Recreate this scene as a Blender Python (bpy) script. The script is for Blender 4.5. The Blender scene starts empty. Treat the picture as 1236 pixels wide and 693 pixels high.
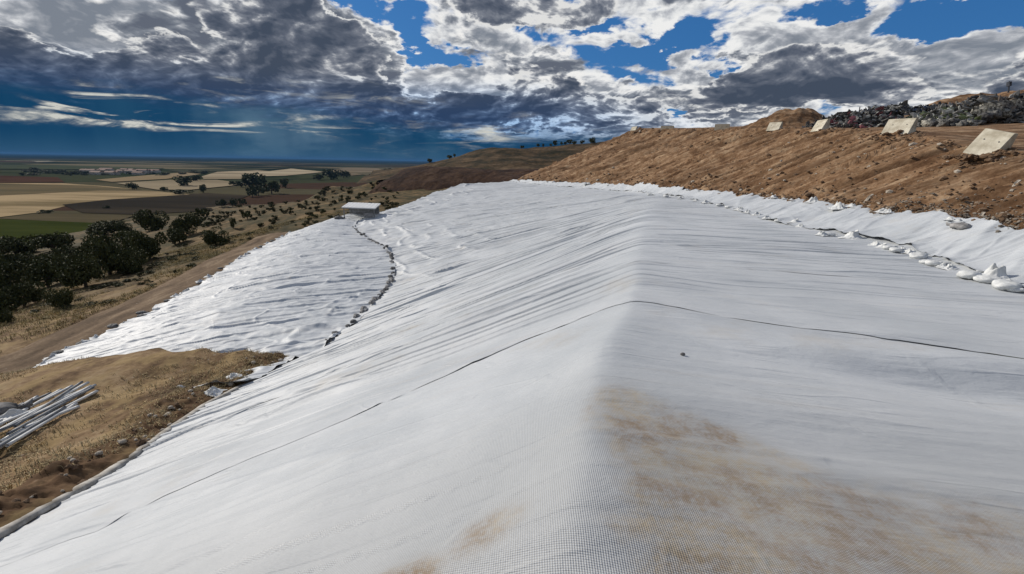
import bpy, bmesh, math, random
import numpy as np
from mathutils import Vector, Matrix
random.seed(7)
SC = bpy.context.scene
COL = SC.collection
R = math.radians

# ---------------------------------------------------------------- camera, sun, sky, exposure
W0, H0, F0 = 1236.0, 693.0, 566.0
PITCH, ROLL = R(14.9), R(1.05)
cam_d = bpy.data.cameras.new('camera'); cam = bpy.data.objects.new('camera', cam_d); COL.objects.link(cam)
cam_d.sensor_width = 36.0; cam_d.lens = 36.0 * F0 / W0
cam_d.clip_start = 0.05; cam_d.clip_end = 200000
cam.matrix_world = Matrix.Rotation(R(90) - PITCH, 4, 'X') @ Matrix.Rotation(ROLL, 4, 'Z')
SC.camera = cam
SUN_AZ, SUN_EL = R(-60), R(32)          # azimuth measured from +Y towards +X
sd = Vector((math.sin(SUN_AZ) * math.cos(SUN_EL), math.cos(SUN_AZ) * math.cos(SUN_EL), math.sin(SUN_EL)))
sl = bpy.data.lights.new('sun', 'SUN'); sl.energy = 4.1; sl.angle = R(0.6); sl.color = (1.0, 0.93, 0.83)
so = bpy.data.objects.new('sun', sl); COL.objects.link(so)
so.rotation_euler = sd.to_track_quat('Z', 'Y').to_euler(); so.location = (-30, 30, 60)
SC.view_settings.view_transform = 'Standard'; SC.view_settings.look = 'None'
SC.cycles.max_bounces = 5; SC.cycles.diffuse_bounces = 3; SC.cycles.volume_bounces = 0
SC.view_settings.gamma = 1; SC.view_settings.exposure = 0.0
SC.render.resolution_x = 1024; SC.render.resolution_y = 574
CM = np.array(cam.matrix_world.to_3x3())

def ray(u, v):
    d = CM @ np.array([(u - W0 / 2) / F0, (H0 / 2 - v) / F0, -1.0])
    return d
def Pz(u, v, z):
    d = ray(u, v); return d * (z / d[2])
def Py(u, v, y):
    d = ray(u, v); return d * (y / d[1])

# ---------------------------------------------------------------- node helper
class NT:
    def __init__(s, tree): s.t = tree; s.n = tree.nodes; s.l = tree.links
    def node(s, typ, **k):
        n = s.n.new(typ)
        for a, b in k.items(): setattr(n, a, b)
        return n
    def put(s, sock, val):
        if isinstance(val, bpy.types.NodeSocket): s.l.new(val, sock)
        elif val is not None:
            if hasattr(sock.default_value, '__len__') and isinstance(val, (tuple, list)):
                n = len(sock.default_value); val = tuple(val) + (1.0,) * (n - len(val)); sock.default_value = val[:n]
            else: sock.default_value = val
    def m(s, op, a, b=None, c=None, clamp=False):
        n = s.node('ShaderNodeMath', operation=op, use_clamp=clamp)
        s.put(n.inputs[0], a); s.put(n.inputs[1], b)
        if c is not None: s.put(n.inputs[2], c)
        return n.outputs[0]
    def add(s, a, b): return s.m('ADD', a, b)
    def sub(s, a, b): return s.m('SUBTRACT', a, b)
    def mul(s, a, b): return s.m('MULTIPLY', a, b)
    def vm(s, op, a, b=None):
        n = s.node('ShaderNodeVectorMath', operation=op); s.put(n.inputs[0], a)
        if b is not None: s.put(n.inputs[1], b)
        return n.outputs[0]
    def ss(s, x, lo, hi, a=0.0, b=1.0):
        n = s.node('ShaderNodeMapRange', interpolation_type='SMOOTHSTEP')
        s.put(n.inputs[0], x); n.inputs[1].default_value = lo; n.inputs[2].default_value = hi
        n.inputs[3].default_value = a; n.inputs[4].default_value = b
        return n.outputs[0]
    dim = '3D'
    def noise(s, vec, scale=1, detail=6, rough=.55, dist=0, lac=2.0, out=0):
        n = s.node('ShaderNodeTexNoise', noise_dimensions=s.dim); s.put(n.inputs['Vector'], vec)
        n.inputs['Scale'].default_value = scale; n.inputs['Detail'].default_value = detail
        n.inputs['Roughness'].default_value = rough; n.inputs['Distortion'].default_value = dist
        n.inputs['Lacunarity'].default_value = lac
        return n.outputs[out]
    def mapping(s, vec, loc=(0, 0, 0), rot=(0, 0, 0), scl=(1, 1, 1)):
        n = s.node('ShaderNodeMapping'); s.put(n.inputs[0], vec); n.inputs[1].default_value = loc
        n.inputs[2].default_value = rot; n.inputs[3].default_value = scl; return n.outputs[0]
    def mix(s, f, a, b, bt='MIX'):
        n = s.node('ShaderNodeMix', data_type='RGBA', blend_type=bt)
        s.put(n.inputs[0], f); s.put(n.inputs[6], a); s.put(n.inputs[7], b); return n.outputs[2]
    def ramp(s, x, stops):
        n = s.node('ShaderNodeValToRGB'); s.put(n.inputs[0], x); e = n.color_ramp.elements
        while len(e) < len(stops): e.new(0.5)
        for i, (p, c) in enumerate(stops): e[i].position = p; e[i].color = tuple(c) + (1,)
        return n.outputs[0]
    def comb(s, x, y, z):
        n = s.node('ShaderNodeCombineXYZ'); s.put(n.inputs[0], x); s.put(n.inputs[1], y); s.put(n.inputs[2], z); return n.outputs[0]
    def sep(s, v):
        n = s.node('ShaderNodeSeparateXYZ'); s.put(n.inputs[0], v); return n.outputs

# ---------------------------------------------------------------- world
world = bpy.data.worlds.new('World'); SC.world = world; world.use_nodes = True
def build_world():
    t = NT(world.node_tree); t.dim = '2D'; world.cycles.sampling_method = 'MANUAL'; world.cycles.sample_map_resolution = 512
    bg = t.n.get('Background') or t.node('ShaderNodeBackground')
    bg.inputs[1].default_value = 0.1
    sky = t.node('ShaderNodeTexSky', sky_type='NISHITA'); sky.sun_disc = False
    sky.sun_elevation = SUN_EL; sky.sun_rotation = SUN_AZ; sky.altitude = 600
    g = t.node('ShaderNodeTexCoord').outputs['Generated']
    d = t.vm('NORMALIZE', g)
    x, y, z = t.sep(d)
    az = t.mul(t.m('ARCTAN2', x, y), 57.2958)
    el = t.mul(t.m('ARCSINE', z), 57.2958)
    zc = t.m('MAXIMUM', z, 0.0)
    den = t.add(zc, 0.30)
    P = t.comb(t.m('DIVIDE', x, den), t.m('DIVIDE', y, den), 0.0)
    off = t.vm('ADD', P, (0, 0, 0))
    def fb(vec, o, sc, det=10, rough=.53, w=.22, ws=2.0):
        v = t.vm('ADD', vec, o); wn = t.noise(v, ws, 3, .5, out=1)
        v = t.vm('ADD', v, t.vm('MULTIPLY', t.vm('SUBTRACT', wn, (.5, .5, .5)), (w, w, w)))
        return t.noise(v, sc, det, rough), v
    def puff(vec, sc, det):
        v = t.node('ShaderNodeTexVoronoi', voronoi_dimensions='2D'); v.feature = 'F1'; t.put(v.inputs['Vector'], vec); v.inputs['Scale'].default_value = sc
        v.inputs['Detail'].default_value = det; v.inputs['Roughness'].default_value = .6; v.inputs['Lacunarity'].default_value = 2.4; v.normalize = True
        return v.outputs['Distance']
    SO = (-.014, -.030, 0)        # a step towards the sun, for relief on the billows
    def layer(under, o, sc, thr, width, field, pamp, stops, fin=.26, edge=.15):
        n, v = fb(P, o, sc); p = puff(v, sc * 2.6, 2.5)
        v2 = t.vm('ADD', v, SO); ns = t.noise(v, sc * 1.3, 6, .55); ns2 = t.noise(v2, sc * 1.3, 6, .55); p2 = puff(v2, sc * 2.6, 2.5)
        f = t.add(t.mul(t.sub(n, .5), 1.9), t.mul(t.sub(.40, p), pamp))
        if field is not None: f = t.add(f, field)
        a = t.ss(f, thr, thr + edge)
        relf = t.add(t.mul(t.sub(ns2, ns), 4.6), t.mul(t.sub(p, p2), -1.3 * pamp))
        dp = t.add(t.mul(t.ss(f, thr, thr + width), .80), t.add(relf, t.add(t.mul(t.sub(t.noise(v, sc * 5, 6, .55), .5), fin), t.mul(t.sub(t.noise(t.vm('ADD', v, (4.4, 9.1, 0)), sc * 1.1, 5, .6), .5), 1.1))))
        c = t.ramp(dp, stops); c = t.vm('SCALE', c, None); c.node.inputs['Scale'].default_value = 9.2
        return t.mix(a, under, c), a
    # where the large banks of cloud and the gaps stand: (u, v, half width px, half height px, amount)
    def bumps(lst):
        acc = None
        wob = t.noise(P, 3.2, 7, .6, out=1); wx, wy, _ = t.sep(wob)
        aw = t.add(az, t.mul(t.sub(wx, .5), 13.0)); ew = t.add(el, t.mul(t.sub(wy, .5), 6.5))
        for (u, v, su, sv, k) in lst:
            dd = ray(u, v); dd = dd / np.linalg.norm(dd)
            a0 = math.degrees(math.atan2(dd[0], dd[1])); e0 = math.degrees(math.asin(dd[2]))
            sa = su * 0.088; se = sv * 0.088
            q = t.add(t.m('POWER', t.m('ABSOLUTE', t.m('DIVIDE', t.sub(aw, a0), sa)), 2.0),
                      t.m('POWER', t.m('ABSOLUTE', t.m('DIVIDE', t.sub(ew, e0), se)), 2.0))
            b = t.mul(t.m('EXPONENT', t.mul(q, -1.0)), k)
            acc = b if acc is None else t.add(acc, b)
        return acc
    hole = bumps(HOLES); bank = bumps(BANKS)
    blue = t.vm('MULTIPLY', sky.outputs[0], (.30, .62, 1.0))
    blue = t.mix(.6, blue, (.22, 1.25, 3.4, 1))
    up_, a1 = layer(blue, (3.1, 1.7, 0), 2.3, -.20, .55, hole, .40, [(0, (.93, .93, .92)), (.22, (.76, .775, .79)), (.45, (.50, .52, .56)), (.7, (.33, .355, .40)), (1, (.22, .25, .30))])
    up_, a2 = layer(up_, (11.3, 6.2, 0), 3.0, .02, .42, t.mul(bank, .55), .42, [(0, (.95, .94, .92)), (.18, (.70, .715, .735)), (.40, (.38, .40, .44)), (.65, (.21, .235, .28)), (1, (.13, .15, .195))])
    up_, a3 = layer(up_, (21.7, 15.9, 0), 2.4, .20, .40, bank, .36, [(0, (.80, .80, .79)), (.14, (.46, .475, .505)), (.32, (.22, .24, .285)), (.6, (.12, .14, .185)), (1, (.06, .08, .12))], .24, .10)
    low_t = t.mul(t.ss(t.add(el, t.ss(az, 0, 40, 0, 5)), 9.5, 4.5, 0, .85), t.ss(az, 25, -5, .2, 1))
    up_ = t.mix(low_t, up_, t.vm('MULTIPLY', up_, (.36, .66, 1.10)))
    upper = t.mix(t.ss(el, 22, 34), up_, t.mix(t.mul(a1, .25), t.vm('MULTIPLY', sky.outputs[0], (.75, .85, 1.0)), (5.5, 5.6, 5.8, 1)))  # unseen sky overhead is cleared to blue to lower the ambient light
    # rain-dark blue air under the cloud base, with faint shafts
    shaft = t.noise(t.comb(t.mul(az, .16), t.mul(el, .018), 3.0), 1.0, 4, .55)
    lowc = t.mix(t.ss(shaft, .38, .72), (.06, .50, 1.20, 1), (.16, .72, 1.45, 1))
    sh = bumps([(335, 165, 55, 60, 1.2), (470, 185, 40, 20, .5)])
    lowc = t.mix(t.mul(t.mul(sh, t.ss(t.noise(t.comb(t.mul(az, .22), t.mul(el, .03), 1.0), 1.0, 2, .4), .2, .75)), .6), lowc, (1.3, 2.2, 3.0, 1))
    lowc = t.mix(t.ss(el, 2.2, -.2, 0, .35), lowc, (.5, 1.3, 2.1, 1))
    # the thin bright streaks along the base
    pst = t.comb(t.mul(az, .10), t.mul(el, .85), 5.0)
    st = t.noise(pst, 1.0, 9, .62, .6)
    stm = t.mul(t.ss(st, .47, .80), bumps([(100, 132, 130, 9, 1.3), (170, 138, 80, 9, 1.6), (290, 147, 60, 8, 1.8), (405, 153, 45, 7, 1.8), (440, 118, 60, 9, 1.0), (275, 103, 60, 7, 1.2), (600, 165, 130, 13, 1.5), (60, 128, 60, 6, .8)]))
    edge = t.add(el, t.mul(t.sub(t.noise(pst, 1.6, 7, .6), .5), 2.6))
    tilt = t.sub(edge, t.ss(az, 2.0, -38.0, 0.0, 2.4))
    um = t.ss(tilt, 1.8, 4.2)
    um = t.m('MAXIMUM', um, t.ss(az, 6, 22))
    col = t.mix(um, lowc, upper)
    col = t.mix(t.m('MINIMUM', stm, 1.0), col, (6.0, 6.0, 5.5, 1))
    # below the horizon
    col = t.mix(t.ss(el, 0.0, -.6), col, (.3, .6, .9, 1))
    t.l.new(col, bg.inputs[0])
HOLES = [(432, 8, 30, 13, -.75), (498, 34, 13, 20, -.55), (528, 68, 42, 12, -.75), (815, 50, 40, 14, -.75), (770, 66, 26, 9, -.5), (490, 60, 14, 22, -.4),
         (1205, 12, 55, 11, -.75), (1020, 0, 44, 9, -.7), (735, 30, 16, 12, -.5), (210, 4, 22, 12, -.8), (865, 88, 24, 16, -.6), (1110, 30, 40, 12, -.4),
         (300, 60, 140, 60, .4), (100, 80, 160, 60, .4), (1050, 90, 200, 30, .3), (640, 120, 160, 30, .2)]
BANKS = [(395, 68, 100, 46, .62), (270, 55, 70, 42, .35), (120, 100, 230, 36, .60), (300, 118, 220, 24, .65), (30, 75, 90, 26, .4), (620, 140, 170, 20, .55),
         (590, 8, 75, 20, .62), (622, 80, 40, 22, .25), (690, 118, 70, 22, .32),
         (930, 75, 85, 34, .36), (1120, 85, 150, 34, .40), (1010, 122, 220, 20, .34), (845, 120, 60, 18, .3), (720, 12, 60, 16, .3), (370, 20, 40, 20, .2),
         (50, 25, 60, 30, -.6), (180, 20, 50, 18, -.3), (500, 75, 26, 44, -1.0), (555, 92, 40, 22, -.8), (650, 55, 60, 22, -.4),
         (480, 20, 30, 24, -.8), (770, 85, 60, 26, -.5), (850, 60, 26, 40, -.6), (990, 25, 90, 20, -.5), (1100, 10, 60, 20, -.5),
         (1195, 50, 60, 18, -.5), (880, 145, 80, 8, -.5), (1050, 134, 60, 7, -.4), (810, 50, 60, 24, -.8), (1200, 12, 60, 12, -.7), (432, 8, 36, 16, -.8)]
build_world()

# ---------------------------------------------------------------- numpy noise
def _h(ix, iy, seed):
    n = (ix.astype(np.int64) * 374761393 + iy.astype(np.int64) * 668265263 + seed * 1442695041) & 0x7fffffff
    n = (n ^ (n >> 13)) * 1274126177 & 0x7fffffff
    n = (n ^ (n >> 16)) & 0xffff
    return n / 65535.0
def vn(x, y, seed=0):
    ix = np.floor(x); iy = np.floor(y); fx = x - ix; fy = y - iy
    fx = fx * fx * fx * (fx * (fx * 6 - 15) + 10); fy = fy * fy * fy * (fy * (fy * 6 - 15) + 10)
    a = _h(ix, iy, seed); b = _h(ix + 1, iy, seed); c = _h(ix, iy + 1, seed); d = _h(ix + 1, iy + 1, seed)
    return (a * (1 - fx) + b * fx) * (1 - fy) + (c * (1 - fx) + d * fx) * fy - 0.5
def fbm(x, y, o=4, seed=0, g=.5):
    x = np.asarray(x, float); y = np.asarray(y, float); s = 0; a = 1.0
    for i in range(o):
        s = s + a * vn(x, y, seed + i * 17); c_, s_ = .8, .6
        x, y = (x * c_ - y * s_) * 2.03 + 11.3, (x * s_ + y * c_) * 2.03 + 5.1; a *= g
    return s
def fbm_al(x, y, o=3, seed=0, g=.5):      # keeps its grain direction
    s = 0; a = 1.0
    for i in range(o):
        s = s + a * vn(x, y, seed + i * 17); x = x * 2.03 + 3.7; y = y * 2.03 + 9.1; a *= g
    return s
def ridge(x, y, seed, w=.12):             # thin raised creases along the zero line of a noise
    n = vn(x, y, seed) ; return np.exp(-(n / w) ** 2)
def fold(x, y, seed, w=.08):            # a lap: gentle on one side, steep on the other
    n = vn(x, y, seed); return np.where(n > 0, np.exp(-(n / (w * 1.8)) ** 2), np.exp(-(n / (w * .62)) ** 2))
def sstep(x, a, b):
    t = np.clip((x - a) / (b - a), 0, 1); return t * t * (3 - 2 * t)

# ---------------------------------------------------------------- object helpers
def mesh_from(name, V, Fc, mat=None, smooth=True, uv=None):
    V = np.asarray(V, dtype=np.float32)
    me = bpy.data.meshes.new(name)
    if isinstance(Fc, np.ndarray):
        k = Fc.shape[1]; me.vertices.add(len(V)); me.vertices.foreach_set('co', V.ravel())
        me.loops.add(Fc.size); me.loops.foreach_set('vertex_index', Fc.ravel().astype(np.int32))
        me.polygons.add(len(Fc)); me.polygons.foreach_set('loop_start', np.arange(0, Fc.size, k, dtype=np.int32))
        me.polygons.foreach_set('loop_total', np.full(len(Fc), k, dtype=np.int32)); me.update(calc_edges=True); me.validate()
    else:
        me.from_pydata(V.tolist(), [], Fc); me.update()
    me.polygons.foreach_set('use_smooth', [smooth] * len(me.polygons))
    if mat: me.materials.append(mat)
    return me
def link(name, me, parent=None):
    o = bpy.data.objects.new(name, me); COL.objects.link(o)
    if parent: o.parent = parent
    return o
def grid_faces(nr, nc):
    i = np.arange(nr - 1)[:, None] * nc + np.arange(nc - 1)[None, :]
    i = i.ravel(); return np.stack([i, i + 1, i + nc + 1, i + nc], 1)
def attr(me, name, vals):
    a = me.attributes.new(name, 'FLOAT', 'POINT'); a.data.foreach_set('value', np.asarray(vals, dtype=np.float32).ravel())
def tag(o, label, cat, group=None, kind=None):
    if label: o['label'] = label
    if cat: o['category'] = cat
    if group: o['group'] = group
    if kind: o['kind'] = kind
    return o
def struct(o): o['kind'] = 'structure'; return o
def thing(name, label, cat, loc, rotz=0, group=None):
    o = bpy.data.objects.new(name, None); COL.objects.link(o); o.empty_display_size = .3
    o.location = loc; o.rotation_euler = (0, 0, rotz); return tag(o, label, cat, group)

# ---------------------------------------------------------------- materials
def new_mat(name):
    m = bpy.data.materials.new(name); m.use_nodes = True; t = NT(m.node_tree)
    b = t.n.get('Principled BSDF'); return m, t, b
def simple(name, c1, c2, scale=3, rough=.85, bump=.3, bdist=.02, detail=7, spec=.3, metal=0):
    m, t, b = new_mat(name)
    co = t.node('ShaderNodeTexCoord').outputs['Object']
    n = t.noise(co, scale, detail, .6)
    t.l.new(t.mix(t.ss(n, .33, .67), c1, c2), b.inputs['Base Color'])
    b.inputs['Roughness'].default_value = rough; b.inputs['Specular IOR Level'].default_value = spec
    b.inputs['Metallic'].default_value = metal
    if bump:
        bp = t.node('ShaderNodeBump'); bp.inputs['Strength'].default_value = bump; bp.inputs['Distance'].default_value = bdist
        t.l.new(t.noise(co, scale * 4, 6, .6), bp.inputs['Height']); t.l.new(bp.outputs[0], b.inputs['Normal'])
    return m

def soil(name, cols, scale, stone=.0, stretch=(1, 1, 1), rot=0, bump=.7, bdist=.05, straw=None, fine=1.0):
    m, t, b = new_mat(name)
    co = t.node('ShaderNodeNewGeometry').outputs['Position']
    mp = t.mapping(co, rot=(0, 0, rot), scl=stretch)
    n = t.noise(mp, scale, 10, .62); n2 = t.noise(co, scale * 7, 8, .65); n3 = t.noise(mp, scale * .22, 4, .5)
    f = t.add(t.mul(n, .62), t.add(t.mul(n2, .28), t.mul(n3, .1)))
    c = t.ramp(t.ss(f, .36, .64), [(0, cols[0]), (.35, cols[1]), (.7, cols[2]), (1, cols[3])])
    if stone:
        v = t.node('ShaderNodeTexVoronoi'); t.put(v.inputs['Vector'], co); v.inputs['Scale'].default_value = 3.3 * fine
        msk = t.mul(t.ss(v.outputs['Distance'], .22, .12), t.ss(t.noise(co, .9 * fine, 4, .6), .52, .66))
        c = t.mix(t.mul(msk, stone), c, (.40, .34, .27, 1))
    if straw:
        s = t.ss(t.noise(t.mapping(co, rot=(0, 0, .5), scl=(1, .45, 1)), straw[0], 9, .65), .44, .62)
        c = t.mix(t.mul(s, straw[2]), c, tuple(straw[1]) + (1,))
    t.l.new(c, b.inputs['Base Color']); b.inputs['Roughness'].default_value = .95; b.inputs['Specular IOR Level'].default_value = .1
    bp = t.node('ShaderNodeBump'); bp.inputs['Strength'].default_value = bump; bp.inputs['Distance'].default_value = bdist
    t.l.new(t.add(n, t.mul(n2, .5)), bp.inputs['Height']); t.l.new(bp.outputs[0], b.inputs['Normal'])
    return m, t, b, co, c

def geotextile(name, stains=(), tone=1.0, weave=True, seedoff=0.0, dirt=.25):
    m, t, b = new_mat(name)
    co = t.node('ShaderNodeNewGeometry').outputs['Position']
    x, y, z = t.sep(co)
    n = t.noise(t.vm('ADD', co, (seedoff, 0, 0)), .6, 6, .6); n2 = t.noise(co, 5.0, 8, .65)
    base = t.mix(t.ss(n, .3, .7), (.395 * tone, .42 * tone, .44 * tone, 1), (.50 * tone, .52 * tone, .535 * tone, 1))
    # grime along the folds that run down the slope
    dn = t.noise(t.mapping(co, scl=(.25, 2.2, .25)), 1.3, 9, .65)
    base = t.mix(t.mul(t.ss(dn, .56, .76), dirt), base, (.42, .38, .32, 1))
    sc_ = t.noise(t.vm('ADD', co, (31 + seedoff, 7, 0)), .45, 9, .68)
    base = t.mix(t.mul(t.ss(sc_, .57, .74), .35), base, (.36, .31, .24, 1))
    if weave:
        k = 2 * math.pi / .0135
        xr = t.add(t.mul(x, .80), t.mul(y, .60)); yr = t.sub(t.mul(y, .80), t.mul(x, .60))
        wv = t.mul(t.m('SINE', t.mul(xr, k)), t.m('SINE', t.mul(yr, k * .8)))
        wv = t.add(t.mul(wv, .5), .5)
        fade = t.ss(y, 4.6, 1.3)
        wc = t.ss(wv, .40, .62)
        base = t.mix(t.mul(t.mul(t.sub(1.0, wc), fade), .55), base, (.25, .235, .21, 1))
    mask = None
    for (cx, cy, sx, sy, rot, k) in stains:
        dx, dy = t.sub(x, cx), t.sub(y, cy); cr_, sr_ = math.cos(rot), math.sin(rot)
        qx = t.mul(t.add(t.mul(dx, cr_), t.mul(dy, sr_)), 1 / sx); qy = t.mul(t.sub(t.mul(dy, cr_), t.mul(dx, sr_)), 1 / sy)
        r2 = t.node('ShaderNodeVectorMath', operation='LENGTH'); t.put(r2.inputs[0], t.comb(qx, qy, 0.0))
        g = t.mul(t.m('EXPONENT', t.mul(t.m('POWER', r2.outputs['Value'], 2.4), -1.0)), k)
        if cx > .5: g = t.mul(g, t.ss(t.add(x, t.mul(t.sub(t.noise(co, 3.0, 7, .65), .5), .5)), .30, .72))
        mask = g if mask is None else t.m('MAXIMUM', mask, g)
    if mask is not None:
        sn = t.noise(t.mapping(co, rot=(0, 0, .5), scl=(1, 1.6, 1)), 2.6, 12, .70, .4)
        sn2 = t.noise(co, 9.0, 6, .6)
        f = t.mul(t.ss(t.add(sn, t.mul(mask, .42)), .48, .98), t.ss(mask, .03, .65))
        grit = t.ss(t.noise(co, 55.0, 3, .6), .60, .72); f = t.m('MAXIMUM', f, t.mul(t.mul(grit, t.ss(mask, .05, .6)), .6))
        f = t.mul(f, t.add(.35, t.mul(t.ss(t.add(t.mul(sn2, .5), t.mul(t.noise(co, 38.0, 4, .7), .5)), .38, .62), .75)))
        dcol = t.mix(t.ss(t.noise(co, 2.6, 5, .6), .4, .6), (.27, .20, .13, 1), (.40, .335, .24, 1))
        base = t.mix(t.mul(f, .95), base, dcol)
    if weave and mask is not None:
        base = t.mix(t.mul(t.mul(t.sub(1.0, wc), fade), t.mul(mask, .55)), base, t.vm('MULTIPLY', base, (.45, .42, .38)))
    t.l.new(base, b.inputs['Base Color']); b.inputs['Roughness'].default_value = .58
    b.inputs['Specular IOR Level'].default_value = .45
    b.inputs['Sheen Weight'].default_value = .15; b.inputs['Sheen Roughness'].default_value = .5
    bp = t.node('ShaderNodeBump'); bp.inputs['Strength'].default_value = .6; bp.inputs['Distance'].default_value = .045
    cr = t.noise(t.mapping(co, scl=(.35, 1.5, .5)), 2.2, 9, .6)
    h = t.add(cr, t.mul(n2, .35))
    xs_ = t.add(x, t.mul(t.sub(n, .5), 1.5))
    for q_, (fx, fy, k_, wd) in enumerate([(.16, 1.5, .30, .030), (.30, 3.2, .20, .035), (.55, .75, .16, .022)]):
        nl = t.noise(t.comb(t.mul(xs_, fx), t.add(t.mul(y, fy), t.mul(x, fx * .5)), 3.3 * q_ + seedoff), 1.0, 2, .45)
        gate = t.ss(t.noise(t.vm('ADD', co, (5.0 * q_, 3, 0)), .55, 3, .5), .45, .60)
        h = t.add(h, t.mul(t.mul(t.ss(t.m('ABSOLUTE', t.sub(nl, .5)), wd, 0.0), gate), k_))
    t.l.new(h, bp.inputs['Height'])
    if weave:
        b2 = t.node('ShaderNodeBump'); b2.inputs['Strength'].default_value = .7; b2.inputs['Distance'].default_value = .005
        t.l.new(t.mul(wv, fade), b2.inputs['Height']); t.l.new(bp.outputs[0], b2.inputs['Normal']); t.l.new(b2.outputs[0], b.inputs['Normal'])
    else: t.l.new(bp.outputs[0], b.inputs['Normal'])
    return m

# ---------------------------------------------------------------- break lines of the covered mound
def line(pts):       # (u, v, 'z'|'y', val) or (x, y, z)
    out = []
    for p in pts:
        if len(p) == 3: out.append(np.array(p, float))
        elif p[2] == 'z': out.append(Pz(p[0], p[1], p[3]))
        else: out.append(Py(p[0], p[1], p[3]))
    a = np.array(out); return a[np.argsort(a[:, 1])]
LA = line([(-8.6, -6, -5.4), (0, 652, 'z', -5.25), (130, 577, 'z', -5.9), (250, 492, 'z', -6.8), (350, 438, 'z', -7.6),
           (378, 429, 'z', -7.75), (404, 406, 'z', -7.85), (427, 392, 'z', -7.9), (440, 374, 'z', -7.95), (451, 364, 'z', -7.95), (471, 343, 'z', -7.9),
           (474, 320, 'z', -7.9), (464, 299, 'z', -7.9), (447, 291, 'z', -8.0), (425, 275, 'z', -8.1), (432, 265, 'y', 63), (456, 258, 'y', 67),
           (491, 247, 'y', 73), (523, 234, 'y', 80), (556, 222.5, 'y', 86), (600, 221, 'y', 97), (612, 219, 'y', 104)])
LR = line([(0.1, -6, -1.62), (690, 680, 'z', -1.62), (702, 560, 'z', -1.62), (720, 440, 'z', -1.68), (762, 376, 'z', -1.78), (772, 300, 'z', -2.0),
           (778, 262, 'z', -2.3), (788, 243, 'z', -2.62)])
LS = line([(9.0, -6, -2.3), (9.0, 3, -2.3), (1236, 358, 'z', -2.28), (1150, 322, 'z', -2.3), (1085, 300, 'z', -2.33), (1000, 283, 'z', -2.38), (930, 268, 'z', -2.48),
           (880, 252, 'z', -2.55), (830, 240, 'z', -2.7), (760, 233, 'y', 58), (700, 228, 'y', 72), (640, 223, 'y', 90), (614, 219.5, 'y', 104)])
LT = line([(12.0, -6, -1.4), (12.2, 3, -1.45), (1236, 283, 'y', 11.5), (1182, 273, 'y', 13.3), (1118, 262, 'y', 16), (1082, 260, 'y', 17.4), (1012, 249, 'y', 21.5),
           (940, 240, 'y', 28), (860, 232.5, 'y', 38), (760, 225, 'y', 60), (700, 222, 'y', 75), (640, 219, 'y', 92), (617, 218, 'y', 104)])
def at(L, Y, k): return np.interp(Y, L[:, 1], L[:, k])
RY = LR[-1, 1]
def xr_zr(Y):
    xr = at(LR, Y, 0); zr = at(LR, Y, 2); f = sstep(Y, RY, RY + 12)
    xs = at(LS, Y, 0) - 1.5; zs = at(LS, Y, 2)
    xr = np.where(Y > RY, xr * (1 - f) + xs * f, xr); zr = np.where(Y > RY, zr * (1 - f) + zs * f, zr)
    return xr, zr
def cap_base(X, Y):
    xa, za = at(LA, Y, 0), at(LA, Y, 2); xr, zr = xr_zr(Y); xs, zs = at(LS, Y, 0), at(LS, Y, 2); xt, zt = at(LT, Y, 0), at(LT, Y, 2)
    w = np.clip(.055 + .008 * np.maximum(Y, 0), .05, .45)
    d = X - xr
    spL = w * np.logaddexp(0, -d / w); spR = w * np.logaddexp(0, d / w)
    aL = (zr - za) / np.maximum(xr - xa, .5); aR = (zr - zs) / np.maximum(xs - xr, .8)
    z = zr - aL * spL - aR * spR
    ds = X - xs; k = (zt - zs) / np.maximum(xt - xs, .3) + aR
    ws = .35; z = z + k * ws * np.logaddexp(0, ds / ws)
    return z
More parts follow.
